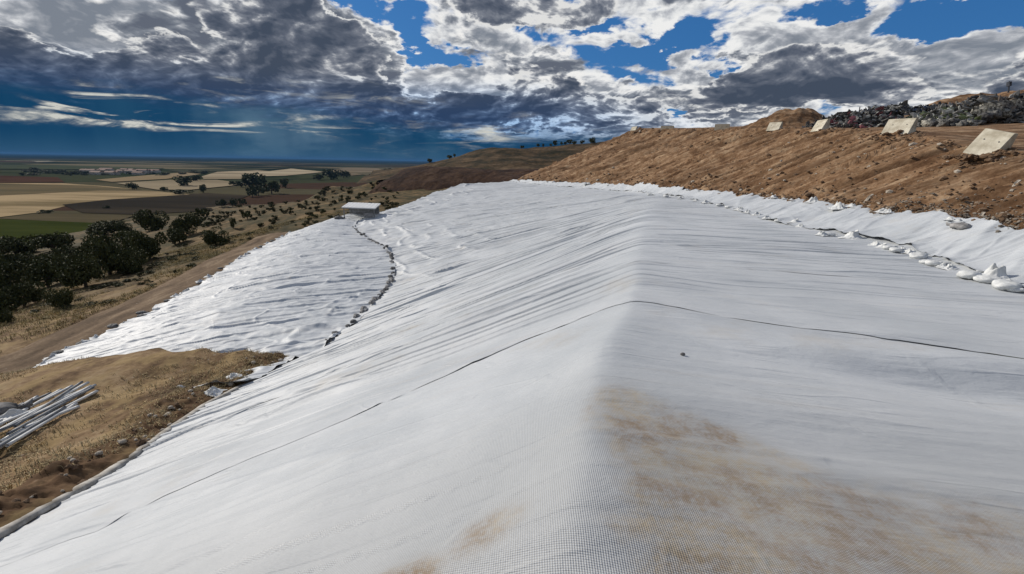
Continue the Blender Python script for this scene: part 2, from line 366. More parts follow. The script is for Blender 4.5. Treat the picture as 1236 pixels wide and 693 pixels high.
def wrinkles(X, Y):
    far = sstep(Y, 4.5, 11)
    xr, _ = xr_zr(Y); left = sstep(xr - X, -.5, 1.5)
    # broad soft undulation
    Yw = Y + .5 * fbm(X * .16, Y * .25, 2, 5) * 2
    z = .05 * vn(X * .22 + 3, Yw * .75, 11) + .03 * vn(X * .5, Yw * 1.3, 12)
    # folds down the fall line
    rt = .30 + .70 * left
    z += (.07 + .05 * far) * vn(X * .08, Yw * .75, 21) * (1 - .4 * left)
    z += (.03 + .03 * far) * vn(X * .12 + 8, Yw * 1.7, 22)
    Yf = Y + .35 * vn(X * .09, Y * .2, 26) + .12 * vn(X * .3, Y * .5, 27)
    for sd_, a, fx, fy, w, g0 in ((31, .085, .05, .75, .045, -.15), (32, .075, .075, 1.5, .055, -.15), (35, .075, .06, 1.15, .05, -.15), (33, .062, .12, 2.6, .075, -.18), (34, .045, .2, 4.6, .10, -.15), (38, .05, .10, 3.1, .06, -.12)):
        gate = sstep(vn(X * .16, Y * .38, sd_ + 40), g0, g0 + .2)
        z += a * ((.08 if sd_ < 33 or sd_ == 35 else .28) + .92 * far) * rt * gate * fold(X * fx, Yf * fy, sd_, w)
    z += .010 * (1 - far) * vn(X * .3, Yw * 3.5, 25) * left + .055 * (1 - far) * vn(X * .7 + Y * .3, Y * 1.0 - X * .2, 28) + .022 * (1 - .5 * far) * vn(X * 1.5, Y * 2.0, 29) + .022 * (1 - far) * ridge(X * .30 + 4, Y * .9 + X * .15, 30, .10) + .016 * (1 - far) * left * sstep(vn(X * .3, Y * .6, 36), -.1, .15) * ridge(X * .22 + Y * .1, Y * 2.4 + X * .25, 37, .06)
    # loose crumpled cloth towards the shed and the bag line
    cr = sstep(Y, 22, 40) * sstep(at(LS, Y, 0) - X, 4, 16)
    cr = cr * (.12 + .88 * (1 - sstep(X - at(LA, Y, 0), 5, 12)))
    z += cr * (.12 * fbm(X * .5, Y * .5, 3, 51) + .13 * ridge(X * .22 + Y * .1, Y * .22, 52, .05) + .10 * ridge(X * .4 + Y * .2, Y * .3 - X * .1, 53, .07))
    # hollow lumps on the ridge close to the camera
    z += .035 * np.exp(-((X - 1.25) / .7) ** 2 - ((Y - 3.2) / .8) ** 2) - .05 * np.exp(-((X - .2) / .5) ** 2 - ((Y - 3.9) / .5) ** 2)
    z += .04 * np.exp(-((X - .55) / .4) ** 2 - ((Y - 2.0) / .3) ** 2)
    dr_ = X - xr - .06 * vn(Y * .8, Y * 0, 24)
    z += .085 * np.exp(-np.sqrt(dr_ ** 2 + .005) / .40) * (1 - .75 * sstep(Y, 5, 12)) * (1 - sstep(Y, 9, 20)) * sstep(Y, 1.2, 2.6)
    # tension wave on the right beyond the first seam
    z += -.11 * np.exp(-((Y - 4.0 + .08 * (X - 4)) / .35) ** 2) * sstep(X, 2.0, 4.5)
    z += .07 * np.exp(-((Y - 4.55 + .05 * (X - 4)) / .3) ** 2) * sstep(X, 1.6, 3.5)
    return z
def cap_h(X, Y): return cap_base(X, Y) + wrinkles(X, Y)

# seam lines as Y offsets
def on_cap(u, v):
    d = ray(u, v); ts = np.concatenate([np.linspace(.5, 30, 3000), np.linspace(30, 130, 2500)])
    Xp, Yp, Zp = d[0] * ts, d[1] * ts, d[2] * ts
    h = cap_base(Xp, Yp); i = np.argmax(Zp < h); return np.array([Xp[i], Yp[i], Zp[i]])
SEAM1 = np.array([on_cap(*p) for p in [(115, 640), (200, 598), (300, 556), (420, 508), (520, 463), (620, 420), (700, 387), (750, 376), (800, 376), (860, 383), (940, 396), (1040, 410), (1130, 424), (1236, 441)]])
SEAM1 = SEAM1[np.argsort(SEAM1[:, 0])]
def seam_y(X, k):
    if k == 0: return np.interp(X, SEAM1[:, 0], SEAM1[:, 1])
    return np.interp(X, SEAM1[:, 0], SEAM1[:, 1]) * .35 + SEAMY[k] - 5.0 * .35 + .5 * vn(X * .2, X * 0 + k * 3.7, 77)
SEAMY = [5.0, 9.0, 15.5, 25.0, 40.0]
stain = [(1.15, 2.2, 1.15, .55, -.70, 1.1), (.78, 2.85, .34, .34, 0, .95), (.85, 1.7, .8, .5, 0, 1.0), (2.0, 1.75, 1.0, .5, -.35, 1.0), (1.35, 2.55, .6, .22, -.6, .8), (1.5, 1.45, 1.3, .45, 0, 1.0), (2.6, 1.9, .8, .35, -.3, .8), (-.62, 1.72, .34, .22, .4, .95), (-.1, 1.95, .22, .16, .5, .7)]
M_GEO = [geotextile('geotextile_near', stain, 1.0, True, 0), geotextile('geotextile_second', (), .98, True, 9, .2)] + \
        [geotextile('geotextile_far_%d' % i, (), 1.0 + .02 * (i % 2), False, i * 13.0, .3) for i in range(2, 5)]
def build_panel(i, label):
    n = len(SEAMY)
    rows = [240, 190, 180, 180, 160][i] if i < 5 else 120
    rows = [300, 280, 380, 420, 420, 520][i]; cols = [620, 600, 640, 640, 600, 640][i]
    ylo = -5.0 if i == 0 else None
    a = np.linspace(0, 1, cols)
    xa, xs = None, None
    tt = np.linspace(0, 1, rows)
    if i == 0: tt = tt ** .8
    if i == 5: tt = (np.geomspace(40, 103.5, rows) - 40) / 63.5
    V = np.zeros((rows, cols, 3))
    Xg = None
    ynom_lo = -5.0 if i == 0 else SEAMY[i - 1]; ynom_hi = SEAMY[i] if i < n else 103.5
    for r in range(rows):
        yn = ynom_lo + (ynom_hi - ynom_lo) * tt[r]
        Y = np.full(cols, yn)
        for it in range(4):
            xa_ = at(LA, Y, 0) - .05; xs_ = at(LS, Y, 0) + .25
            xr_, _ = xr_zr(Y)
            # half the columns either side of the ridge
            X = np.where(a < .5, xa_ + (xr_ - xa_) * (a / .5), xr_ + (xs_ - xr_) * ((a - .5) / .5))
            lo = np.full(cols, -5.0) if i == 0 else seam_y(X, i - 1)
            hi = seam_y(X, i) + (.12 if i < n else 0) if i < n else np.full(cols, 103.5)
            Y = lo + (hi - lo) * tt[r]
        Z = cap_h(X, Y)
        if i > 0:      # overlap lip lying on the nearer panel
            dd = Y - lo
            lift = (.0035 + .012 * np.maximum(vn(X * .7, X * 0, 90 + i), -.2) + .010 * sstep(vn(X * 1.9, X * 0, 95 + i), .15, .4)) if i == 1 else (.002 + .012 * sstep(vn(X * .5, X * 0, 95 + i), .22, .42) * .7)
            bead = np.sin(np.clip(dd / .07, 0, 1) * math.pi * .5) * np.exp(-np.maximum(dd - .07, 0) / .07)
            Z = Z + .002 + lift * (bead * 1.0 + np.exp(-dd / .05) * .75)
            Y = Y + (.05 * vn(X * 2.0, X * 0, 97 + i) + .03 * vn(X * 6, X * 0, 98)) * np.exp(-dd / .08)
        if i < n: Z = Z - .012 * sstep(tt[r], .985, 1) 
        V[r, :, 0] = X; V[r, :, 1] = Y; V[r, :, 2] = Z
    # bring the edges down round the border
    me = mesh_from('geotextile_panel', V.reshape(-1, 3), grid_faces(rows, cols), M_GEO[min(i, 4)])
    o = link('geotextile_panel', me); tag(o, label, 'geotextile cover', 'white geotextile panels laid side by side over the mound'); return o
PL = ['foreground white geotextile panel with brown dirt stains, nearest the camera',
      'white geotextile panel just beyond the long dark seam in the foreground',
      'third white geotextile panel back from the camera, folds running down its slope',
      'fourth white geotextile panel back from the camera, over the middle of the mound',
      'fifth white geotextile panel back, beside the bend of the sandbag line',
      'farthest white geotextile panel, crumpled behind the open shed up to the mound skyline']
for i in range(6): build_panel(i, PL[i])

# upper strip between the bag line and the toe of the embankment
def build_upper():
    rows, cols = 900, 90
    yy = np.concatenate([np.linspace(-5, 10, 200), np.geomspace(10.05, 103.5, rows - 200)])
    tt = np.linspace(0, 1, cols); V = np.zeros((rows, cols, 3))
    Y, T = np.meshgrid(yy, tt, indexing='ij')
    xs = at(LS, Y, 0) - .12 + .12 * vn(Y * 1.3, Y * 0, 61) + .1 * vn(Y * 3.3, Y * 0, 62)
    xt = at(LT, Y, 0) + .35 * vn(Y * .8, Y * 0, 63) + .22 * vn(Y * 2.6, Y * 0, 64) + .2
    X = xs + (xt - xs) * T
    Z = cap_h(X, Y) + .012
    amp = .12 + .1 * sstep(Y, 15, 40)
    dg = Y - X * .55
    Z += amp * .7 * vn(dg * .9, X * .22, 65) + .06 * ridge(dg * .8, X * .25, 66, .10) + .045 * vn(dg * 2.3, X * .5, 67) + .03 * ridge(dg * 1.9, X * .6, 68, .08)
    Z += .04 * np.exp(-T / .035) * sstep(vn(Y * 1.5, Y * 0, 69), -.1, .3)
    Z += .07 * np.exp(-(1 - T) / .04) * sstep(vn(Y * 1.7, Y * 0, 70), .0, .35)
    Z -= .04 * np.exp(-(1 - T) / .03)
    V = np.stack([X, Y, Z], -1)
    me = mesh_from('geotextile_strip', V.reshape(-1, 3), grid_faces(rows, cols)[:, ::1], geotextile('geotextile_upper', (), 1.03, False, 40, .3))
    tag(link('geotextile_strip', me), 'narrow rumpled white geotextile strip between the bag line and the brown embankment', 'geotextile cover')
build_upper()

# ---------------------------------------------------------------- lower sheet
LE = line([(-26, 8, -10.2), (28, 451, 'z', -9.75), (92, 423, 'z', -9.7), (185, 377, 'z', -9.5), (240, 345, 'z', -9.3), (300, 308, 'z', -9.0), (350, 283, 'z', -8.8),
           (385, 272, 'z', -8.6), (415, 266, 'z', -8.4), (425, 264.5, 'z', -8.3)])
print('LE', LE.round(1).tolist()); print('LA', LA.round(1).tolist()); print('LR', LR.round(1).tolist()); print('LS', LS.round(1).tolist()); print('LT', LT.round(1).tolist())
print('SEAM1', SEAM1.round(2).tolist())
LOW_Y0, LOW_Y1 = 13.5, LE[-1, 1]
def low_h(X, Y):
    xl, zl = at(LE, Y, 0), at(LE, Y, 2); xa, za = at(LA, Y, 0), at(LA, Y, 2)
    T = (X - xl) / np.maximum(xa - xl, .5)
    z = zl + (za - .04 - zl) * T + .55 * np.sin(np.clip(T, 0, 1) * math.pi) ** 1.2 * sstep(Y, 14, 24)
    return z, T
def build_low():
    rows, cols = 760, 620
    yy = np.geomspace(LOW_Y0, LOW_Y1, rows); tt = np.linspace(0, 1, cols)
    Y, T = np.meshgrid(yy, tt, indexing='ij')
    xl = at(LE, Y, 0) + .5 * vn(Y * 1.1, Y * 0, 101) + .45 * vn(Y * 3.1, Y * 0, 102); xa = at(LA, Y, 0) + .25
    X = xl + (xa - xl) * T
    Z, _ = low_h(X, Y)
    dg = Y * .9 - X * .35
    Z += .06 * fold(dg * .8, X * .10, 120, .12) + .05 * fold(dg * 1.5, X * .16, 121, .15) + .05 * fold(dg * 2.4, X * .3, 122, .22) + .045 * fbm(X * .9, Y * .9, 3, 123) + .05 * fold(X * .25 + Y * .1, dg * 1.1, 124, .12) + .035 * fold(X * .5, dg * 3.4, 125, .2) + .03 * ridge(X * .45 - Y * .2, Y * .6 + X * .3, 126, .06)
    Z += .06 * vn(dg * .9, X * .15, 103) + .05 * ridge(dg * .55, X * .12, 104, .07) + .04 * vn(dg * 2.2, X * .3, 105)
    gate = sstep(vn(X * .2, Y * .2, 107), -.1, .2)
    Z += .05 * gate * ridge(dg * 1.4, X * .3, 106, .08)
    nr = np.exp(-np.maximum(T - .62, 0) * 0) * sstep(T, .55, .9) * sstep(-Y, -34, -16)
    Z += nr * (.14 * fbm(X * .6, Y * .6, 4, 108) + .13 * ridge(X * .35, Y * .4, 109, .08) + .08 * ridge(X * .7, Y * .5, 113, .08))
    Z += .03 * fbm(X * 1.1, Y * 1.1, 3, 110)
    ed = np.exp(-T / .05); Z += ed * (.10 * vn(Y * 2.2, X * 1.5, 111) - .0) + .05
    V = np.stack([X, Y, Z], -1)
    me = mesh_from('geotextile_lower_sheet', V.reshape(-1, 3), grid_faces(rows, cols), geotextile('geotextile_lower', (), 1.03, False, 70, .32))
    tag(link('geotextile_sheet', me), 'creased white geotextile sheet on the low ground left of the sandbag line', 'geotextile cover')
build_low()

# ---------------------------------------------------------------- ground west of the mound
PLAIN = -46.0
def L3(*p): return line(p)
RO = line([(-34, 8, -10.4), (0, 432, 'z', -9.95), (92, 391, 'z', -9.9), (185, 349, 'z', -9.75), (251, 313, 'z', -9.5), (310, 286, 'z', -9.2), (360, 270.5, 'z', -8.9), (400, 262, 'z', -8.6), (430, 256.5, 'z', -8.5)])
ctrl = []
def cp(*a):
    for p in a: ctrl.append(p if len(p) == 3 else (Pz(p[0], p[1], p[3]) if p[2] == 'z' else Py(p[0], p[1], p[3])))
for p in LE: cp((p[0], p[1], p[2] - .12)); 
for p in RO: cp(tuple(p))
for p in LE[1:]: cp((p[0] + 4, p[1], p[2] - .5))
for p in LA[:5]:
    cp((p[0] + .2, p[1], p[2] - .10)); cp((p[0] - .9, p[1], p[2] + .28))
cp((0, 600, 'z', -5.9), (0, 540, 'z', -6.6), (60, 545, 'z', -6.6), (0, 500, 'z', -7.2), (110, 480, 'z', -7.2), (200, 470, 'z', -7.2), (250, 445, 'z', -7.35), (-120, 560, 'z', -6.6), (-200, 480, 'z', -8.4))
sil = [(340, 430, 'z', -7.5), (296, 423, 'z', -7.3), (249, 420.5, 'z', -7.4), (194, 421, 'z', -7.65), (115, 430, 'z', -8.3), (46, 446, 'z', -9.2), (0, 458, 'z', -9.5)]
cp(*sil)
for s in sil[:-1]:
    p = Pz(s[0], s[1], s[3]); f = 1 + 2.6 / np.linalg.norm(p[:2]); cp((p[0] * f, p[1] * f, -10.1))
for s in sil[:4]:
    p = Pz(s[0], s[1], s[3]); f = 1 + 5.5 / np.linalg.norm(p[:2]); cp((p[0] * f, p[1] * f, -9.8))
# hillside beyond the track
cp((0, 375, 'z', -12.2), (108, 343, 'z', -11.9), (176, 317, 'z', -11.5), (264, 294, 'z', -10.6), (330, 272, 'z', -9.7), (-150, 400, 'z', -13.5))
cp((0, 345, 'y', 55), (60, 345, 'y', 52), (130, 325, 'y', 65), (184, 285, 'y', 92), (0, 312, 'y', 76), (-200, 330, 'y', 60), (230, 275, 'y', 95), (264, 270, 'y', 110),
   (300, 250, 'y', 160), (300, 275, 'y', 78), (340, 262, 'y', 85), (340, 240, 'y', 220), (400, 240, 'y', 200), (400, 221, 'y', 340), (400, 256, 'y', 90), (440, 250, 'y', 85), (470, 240, 'y', 100), (470, 226, 'y', 170), (460, 214, 'y', 280),
   (520, 236, 'y', 110), (560, 232, 'y', 120), (620, 228, 'y', 125), (184, 262, 'y', 150), (120, 272, 'y', 140), (60, 285, 'y', 130))
for (x_, y_, z_) in [(-120, 10, -24), (-160, 60, -38), (-300, 100, -46), (-260, 0, -46), (-230, 200, -45), (-150, 300, -44), (-90, 420, -36), (-60, 600, -34), (-200, 600, -46), (0, 600, -20), (-400, 400, -46), (-60, 520, -30), (60, 600, -18), (100, 300, -12),
                     (-40, 0, -12), (-60, 10, -14), (-30, -10, -9), (-14, -8, -5.8), (0, 900, -46), (-200, 900, -46), (200, 900, -46)]: cp((x_, y_, z_))
C = np.array(ctrl); 
_, uq = np.unique((C[:, :2] * 4).round(), axis=0, return_index=True); C = C[uq]
S_ = 50.0
def tps_fit(C):
    n = len(C); D = np.linalg.norm(C[:, None, :2] - C[None, :, :2], axis=-1) / S_
    A = np.zeros((n + 3, n + 3)); A[:n, :n] = -D; A[range(n), range(n)] += 1e-4
    A[:n, n] = 1; A[:n, n + 1:] = C[:, :2] / S_; A[n, :n] = 1; A[n + 1:, :n] = C[:, :2].T / S_
    return np.linalg.solve(A, np.concatenate([C[:, 2], np.zeros(3)]))
WT = tps_fit(C)
def tps(X, Y):
    sh = X.shape; X = X.ravel(); Y = Y.ravel(); out = np.zeros(len(X)); n = len(C)
    for i in range(0, len(X), 20000):
        x = X[i:i + 20000]; y = Y[i:i + 20000]
        D = np.hypot(x[:, None] - C[None, :, 0], y[:, None] - C[None, :, 1]) / S_
        out[i:i + 20000] = -D @ WT[:n] + WT[n] + WT[n + 1] * x / S_ + WT[n + 2] * y / S_
    return out.reshape(sh)
def on_road(X, Y):
    xl, xo = at(LE, Y, 0), at(RO, Y, 0)
    return sstep(X, xo - .8, xo + .3) * (1 - sstep(X, xl + .2, xl + 1.5)) * sstep(Y, 4, 10) * (1 - sstep(Y, 56, 62))
def ground_h(X, Y, detail=True):
    z = tps(X, Y)
    r = np.hypot(X, Y)
    if detail:
        road = on_road(X, Y)
        z = z + (1 - road) * (.10 * fbm(X * .9, Y * .9, 5, 201, .55) + sstep(r, 35, 90) * 1.1 * fbm(X * .07, Y * .07, 5, 203)) - road * .14
        # clods on the bank along the edge of the cover
        xa = at(LA, Y, 0); b = np.exp(-((X - (xa - .7)) / .6) ** 2) * (1 - sstep(Y, 16, 20))
        z = z + b * (.16 * fbm(X * 3, Y * 3, 4, 207, .6) + .05)
        und = sstep(r, 120, 260) * sstep(Y, 60, 120); z = z + und * 3.0 * fbm(X * .018, Y * .018, 5, 209)
    z = PLAIN - 3.5 + 1.2 * np.logaddexp(0, (z - PLAIN + 3.5 - 2 * sstep(r, 150, 300)) / 1.2)
    # stay beneath the cover
    inside = (X > at(LA, Y, 0)) & (Y < 104.5)
    cb = cap_base(X, Y) - .5
    z = np.where(inside, np.minimum(z, np.minimum(cb, at(LA, Y, 2) - .25)), z)
    lowin = (X > at(LE, Y, 0) + .5) & (X <= at(LA, Y, 0)) & (Y > 21.5) & (Y < LOW_Y1)
    lz, _ = low_h(X, Y)
    z = np.where(lowin, np.minimum(z, lz - .35), z)
    return z
def build_ground():
    az = np.radians(np.linspace(-112, 24, 760)); r = np.concatenate([np.geomspace(4.0, 60, 520), np.geomspace(60.4, 900, 330)])
    Rr, A = np.meshgrid(r, az, indexing='ij'); X = Rr * np.sin(A); Y = Rr * np.cos(A)
    Z = ground_h(X, Y)
    me = mesh_from('hillside', np.stack([X, Y, Z], -1).reshape(-1, 3), grid_faces(len(r), len(az))[:, ::-1])
    xa = at(LA, Y, 0)
    terr = (1 - sstep(Y, 19, 24)) * sstep(X, -30, -22)
    bank = np.exp(-((X - (xa - .75)) / .65) ** 2) * (1 - sstep(Y, 17, 19))
    scrub = sstep(np.hypot(X, Y), 38, 62) 
    attr(me, 'terrace', terr); attr(me, 'bank', bank); attr(me, 'scrub', scrub)
    m, t, b, co, c = soil('hillside_earth', [(.045, .026, .013), (.115, .070, .036), (.205, .135, .073), (.29, .21, .125)], .55, .5, (1, .45, 1), .6, .8, .06, straw=(1.2, (.30, .215, .10), .55))
    def A_(n): 
        a = t.node('ShaderNodeAttribute'); a.attribute_name = n; return a.outputs['Fac']
    nz = t.noise(co, 1.8, 8, .65); nz2 = t.noise(co, .11, 8, .6); nz3 = t.noise(co, .5, 7, .65)
    c = t.mix(t.mul(t.ss(t.add(A_('bank'), t.mul(t.sub(nz, .5), .9)), .25, .7), .8), c, t.ramp(nz, [(.3, (.03, .018, .01)), (.5, (.09, .05, .026)), (.7, (.17, .11, .06))]))
    sc = t.ramp(t.add(t.mul(nz2, .5), t.mul(nz3, .5)), [(.40, (.018, .021, .008)), (.48, (.048, .042, .017)), (.54, (.105, .072, .033)), (.63, (.20, .135, .065))])
    c = t.mix(t.mul(A_('scrub'), .9), c, sc)
    t.l.new(c, b.inputs['Base Color']); me.materials.append(m)
    struct(link('hillside', me))
build_ground()

def ray_ground(u, v, h=None, tmin=8, tmax=1500):
    d = ray(u, v); ts = np.geomspace(tmin, tmax, 1400); X, Y, Z = d[0] * ts, d[1] * ts, d[2] * ts
    g = ground_h(X, Y); ok = Z < g
    if not ok.any(): return None
    i = int(np.argmax(ok)); return np.array([X[i], Y[i], g[i]])

def build_track():
    rows, cols = 420, 40
    yy = np.geomspace(7, 62, rows); tt = np.linspace(0, 1, cols); Y, T = np.meshgrid(yy, tt, indexing='ij')
    xo = at(RO, Y, 0) - .3 + .3 * vn(Y * .7, Y * 0, 301); xl = at(LE, Y, 0) + 1.2
    X = xo + (xl - xo) * T; Z = tps(X, Y) + .02 * fbm(X, Y, 4, 303) + .05 * vn(X * .5, Y * .1, 304) - .10 * np.exp(-T / .03) - .1 * np.exp(-(1 - T) / .05)
    Z += -.05 * np.exp(-((T - .3) / .06) ** 2) - .05 * np.exp(-((T - .68) / .06) ** 2)
    me = mesh_from('track', np.stack([X, Y, Z], -1).reshape(-1, 3), grid_faces(rows, cols), soil('track_earth', [(.085, .058, .036), (.135, .092, .057), (.18, .125, .078), (.25, .185, .12)], 1.1, .6, (1, .3, 1), 0, .4, .02)[0])
    struct(link('track', me))
build_track()

# ---------------------------------------------------------------- plain and fields
def build_plain():
    rr = np.concatenate([[0.0], np.geomspace(150, 90000, 60)]); az = np.linspace(0, 2 * math.pi, 181)
    Rr, A = np.meshgrid(rr, az, indexing='ij')
    Z = np.full_like(Rr, PLAIN)
    me = mesh_from('plain', np.stack([Rr * np.sin(A), Rr * np.cos(A), Z], -1).reshape(-1, 3), grid_faces(len(rr), len(az))[:, ::-1])
    m, t, b = new_mat('plain_farmland')  # cloud shade over the plain is put into these dark base colours
    co = t.node('ShaderNodeNewGeometry').outputs['Position']
    v = t.node('ShaderNodeTexVoronoi'); v.distance = 'CHEBYCHEV'; t.put(v.inputs['Vector'], t.mapping(co, rot=(0, 0, .35), scl=(.0016, .0034, 1))); v.inputs['Scale'].default_value = 1
    r_, g_, b_ = t.sep(v.outputs['Color'])
    c = t.ramp(r_, [(0, (.028, .036, .018)), (.25, (.05, .055, .03)), (.45, (.085, .075, .045)), (.65, (.15, .125, .078)), (.8, (.06, .038, .026)), (1, (.20, .165, .105))])
    for e in c.node.color_ramp.elements: pass
    c.node.color_ramp.interpolation = 'CONSTANT'
    wood = t.ss(t.noise(co, .0011, 8, .65), .50, .56)
    c = t.mix(t.mul(wood, .9), c, (.017, .023, .013, 1))
    ln = t.node('ShaderNodeVectorMath', operation='LENGTH'); t.put(ln.inputs[0], co)
    farm = t.ss(ln.outputs['Value'], 5200, 7500)     # belt towards the skyline: woodland, darkened in colour for cloud shade
    wv = t.noise(t.mapping(co, scl=(.35, 1, 1)), .0006, 7, .6)
    c = t.mix(farm, c, t.ramp(wv, [(.4, (.012, .018, .014)), (.6, (.025, .032, .022)), (.72, (.06, .06, .04))]))
    c = t.mix(.35, c, t.noise(co, .02, 8, .6, out=0), 'OVERLAY')
    t.l.new(c, b.inputs['Base Color']); b.inputs['Roughness'].default_value = 1; b.inputs['Specular IOR Level'].default_value = .0
    me.materials.append(m); struct(link('plain', me))
build_plain()
def field(k, poly, c1, c2, sc=.02, rot=.4):  # sunlit and cloud-shaded patches of the plain are put into the field colours
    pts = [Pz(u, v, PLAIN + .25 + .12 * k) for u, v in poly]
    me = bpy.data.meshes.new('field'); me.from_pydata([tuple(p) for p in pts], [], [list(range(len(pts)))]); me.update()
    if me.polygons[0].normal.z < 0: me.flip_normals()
    m, t, b = new_mat('field_soil_and_shade'); co = t.node('ShaderNodeNewGeometry').outputs['Position']
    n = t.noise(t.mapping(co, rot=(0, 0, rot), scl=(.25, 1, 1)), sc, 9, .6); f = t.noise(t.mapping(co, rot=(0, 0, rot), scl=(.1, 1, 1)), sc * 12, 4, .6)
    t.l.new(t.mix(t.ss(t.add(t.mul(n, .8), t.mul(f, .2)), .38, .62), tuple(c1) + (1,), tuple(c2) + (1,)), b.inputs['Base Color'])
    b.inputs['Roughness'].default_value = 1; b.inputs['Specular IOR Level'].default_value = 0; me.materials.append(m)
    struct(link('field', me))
tan, tan2, ol = (.24, .18, .105), (.36, .27, .16), (.075, .068, .035)
field(0, [(-300, 222), (0, 221), (75, 221), (130, 225), (190, 231), (235, 235), (160, 239), (130, 241), (90, 246), (50, 256), (0, 262), (-300, 280)], (.17, .13, .07), (.38, .285, .165))
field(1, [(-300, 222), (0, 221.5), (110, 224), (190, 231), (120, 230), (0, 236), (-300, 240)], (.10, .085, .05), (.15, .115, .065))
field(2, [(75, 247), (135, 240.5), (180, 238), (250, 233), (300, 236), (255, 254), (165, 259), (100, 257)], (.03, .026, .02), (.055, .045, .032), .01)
field(3, [(-300, 283), (0, 263), (50, 257), (100, 257.5), (165, 259.5), (140, 267), (110, 269), (0, 264), (-300, 284)], (.07, .06, .035), (.105, .085, .05))
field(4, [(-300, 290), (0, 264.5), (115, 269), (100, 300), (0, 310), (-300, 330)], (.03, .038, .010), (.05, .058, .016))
field(5, [(-300, 208), (0, 212), (70, 214), (78, 220), (0, 220.5), (-300, 221)], (.055, .03, .02), (.08, .045, .03))
field(6, [(115, 217), (160, 213), (222, 208), (243, 210), (200, 216), (135, 219.5)], tan, (.27, .215, .14), .005)
field(7, [(140, 221), (205, 217), (262, 217), (300, 222), (230, 229), (190, 229)], (.21, .17, .11), (.29, .235, .155), .005)
field(8, [(243, 213), (262, 207.5), (310, 205.5), (330, 207), (300, 216), (246, 216)], (.23, .185, .12), (.38, .31, .21), .005)
field(9, [(290, 211), (330, 206), (352, 203.5), (392, 207.5), (345, 212), (300, 213)], (.26, .21, .14), (.42, .35, .24), .005)
field(10, [(395, 206), (420, 202.5), (455, 203), (470, 208), (425, 212)], (.12, .095, .06), (.20, .16, .11), .005)
field(11, [(430, 209), (480, 206), (500, 210), (455, 215)], (.09, .08, .05), (.14, .12, .08), .005)
field(12, [(-200, 196), (0, 198.5), (60, 199), (200, 203), (180, 205), (0, 204), (-200, 203)], (.05, .06, .035), (.09, .095, .055), .002)
field(13, [(200, 205.5), (300, 203.5), (350, 202.5), (300, 206), (220, 208)], (.05, .055, .035), (.10, .09, .06), .003)
field(14, [(38, 194.3), (58, 194), (68, 195), (45, 195.7)], (.22, .2, .15), (.26, .23, .17), .003)

# ---------------------------------------------------------------- embankment and tipping plateau
def loft(name, rowsets, nr, nc, noise=None, mat=None, flip=False):
    """rowsets: list of polylines (same count); smooth interpolation both ways"""
    A = np.array(rowsets)                       # k x n x 3
    k, n, _ = A.shape
    s = np.linspace(0, k - 1, nr); q = np.linspace(0, n - 1, nc)
    def itp(vals, x):                           # catmull-rom-ish along axis 0
        i = np.clip(np.floor(x).astype(int), 0, len(vals) - 2); f = (x - i)[:, None, None]
        p1, p2 = vals[i], vals[i + 1]; p0 = vals[np.maximum(i - 1, 0)]; p3 = vals[np.minimum(i + 2, len(vals) - 1)]
        m1 = (p2 - p0) * .5 * .6; m2 = (p3 - p1) * .5 * .6
        return (2 * f ** 3 - 3 * f ** 2 + 1) * p1 + (f ** 3 - 2 * f ** 2 + f) * m1 + (-2 * f ** 3 + 3 * f ** 2) * p2 + (f ** 3 - f ** 2) * m2
    G = itp(A, s); G = itp(G.transpose(1, 0, 2), q).transpose(1, 0, 2)
    if noise: G = noise(G, s[:, None] + 0 * q[None, :], q[None, :] + 0 * s[:, None])
    Fq = grid_faces(nr, nc)
    if flip: Fq = Fq[:, ::-1]
    me = mesh_from(name, G.reshape(-1, 3), Fq, mat); return me, G
# crest of the embankment
LC = line([(18.8, -8, .1), (19.2, 3, .25), (19.6, 12, .5), (1186, 184, 'y', 21), (1083, 162, 'y', 30), (1030, 159.5, 'y', 37), (990, 158, 'y', 44), (934, 157.5, 'y', 56), (870, 157.5, 'y', 72), (803, 157.5, 'y', 90), (764, 157.5, 'y', 104), (752, 160, 'y', 108)])
print('LC', LC.round(1).tolist())
def emb_noise(G, S, Q):
    X, Y, Z = G[..., 0].copy(), G[..., 1].copy(), G[..., 2].copy()
    # S: 0 under the strip, 1 toe, 2 crest, 3.. plateau
    face = sstep(S, .9, 1.2) * (1 - sstep(S, 1.9, 2.15))
    al = Y + .38 * X; wob = fbm(X * .15, Y * .15, 3, 401)
    Zn = .30 * fbm_al(al * .9 + wob * 2, X * .07, 3, 402) + .22 * fbm_al(al * 2.6 + wob * 3, X * .15, 3, 403) - .12 * ridge(al * .8 + wob, X * .05, 404, .06)
    Zn += .10 * fbm_al(al * 6 + wob * 5, X * .3, 3, 431)
    Zn2 = .05 * fbm(X * 1.3, Y * 1.3, 4, 405, .6) + .04 * np.maximum(fbm(X * 2.5, Y * 2.5, 3, 406, .6), 0)
    sc = 1 + sstep(Y, 20, 70) * .8
    Z += face * sc * (Zn * 1.2 + Zn2) + (1 - face) * .08 * fbm(X * .6, Y * .6, 4, 407)
    crest = np.exp(-((S - 2.0) / .12) ** 2); Z += crest * (.22 * fbm(X * .8, Y * .8, 4, 408) + .10 * fbm(X * 2.4, Y * 2.4, 3, 409))
    toe = np.exp(-((S - 1.1) / .12) ** 2); Z += toe * .12 * fbm(X * 2.2, Y * 2.2, 4, 410, .6)
    return np.stack([X, Y, Z], -1)
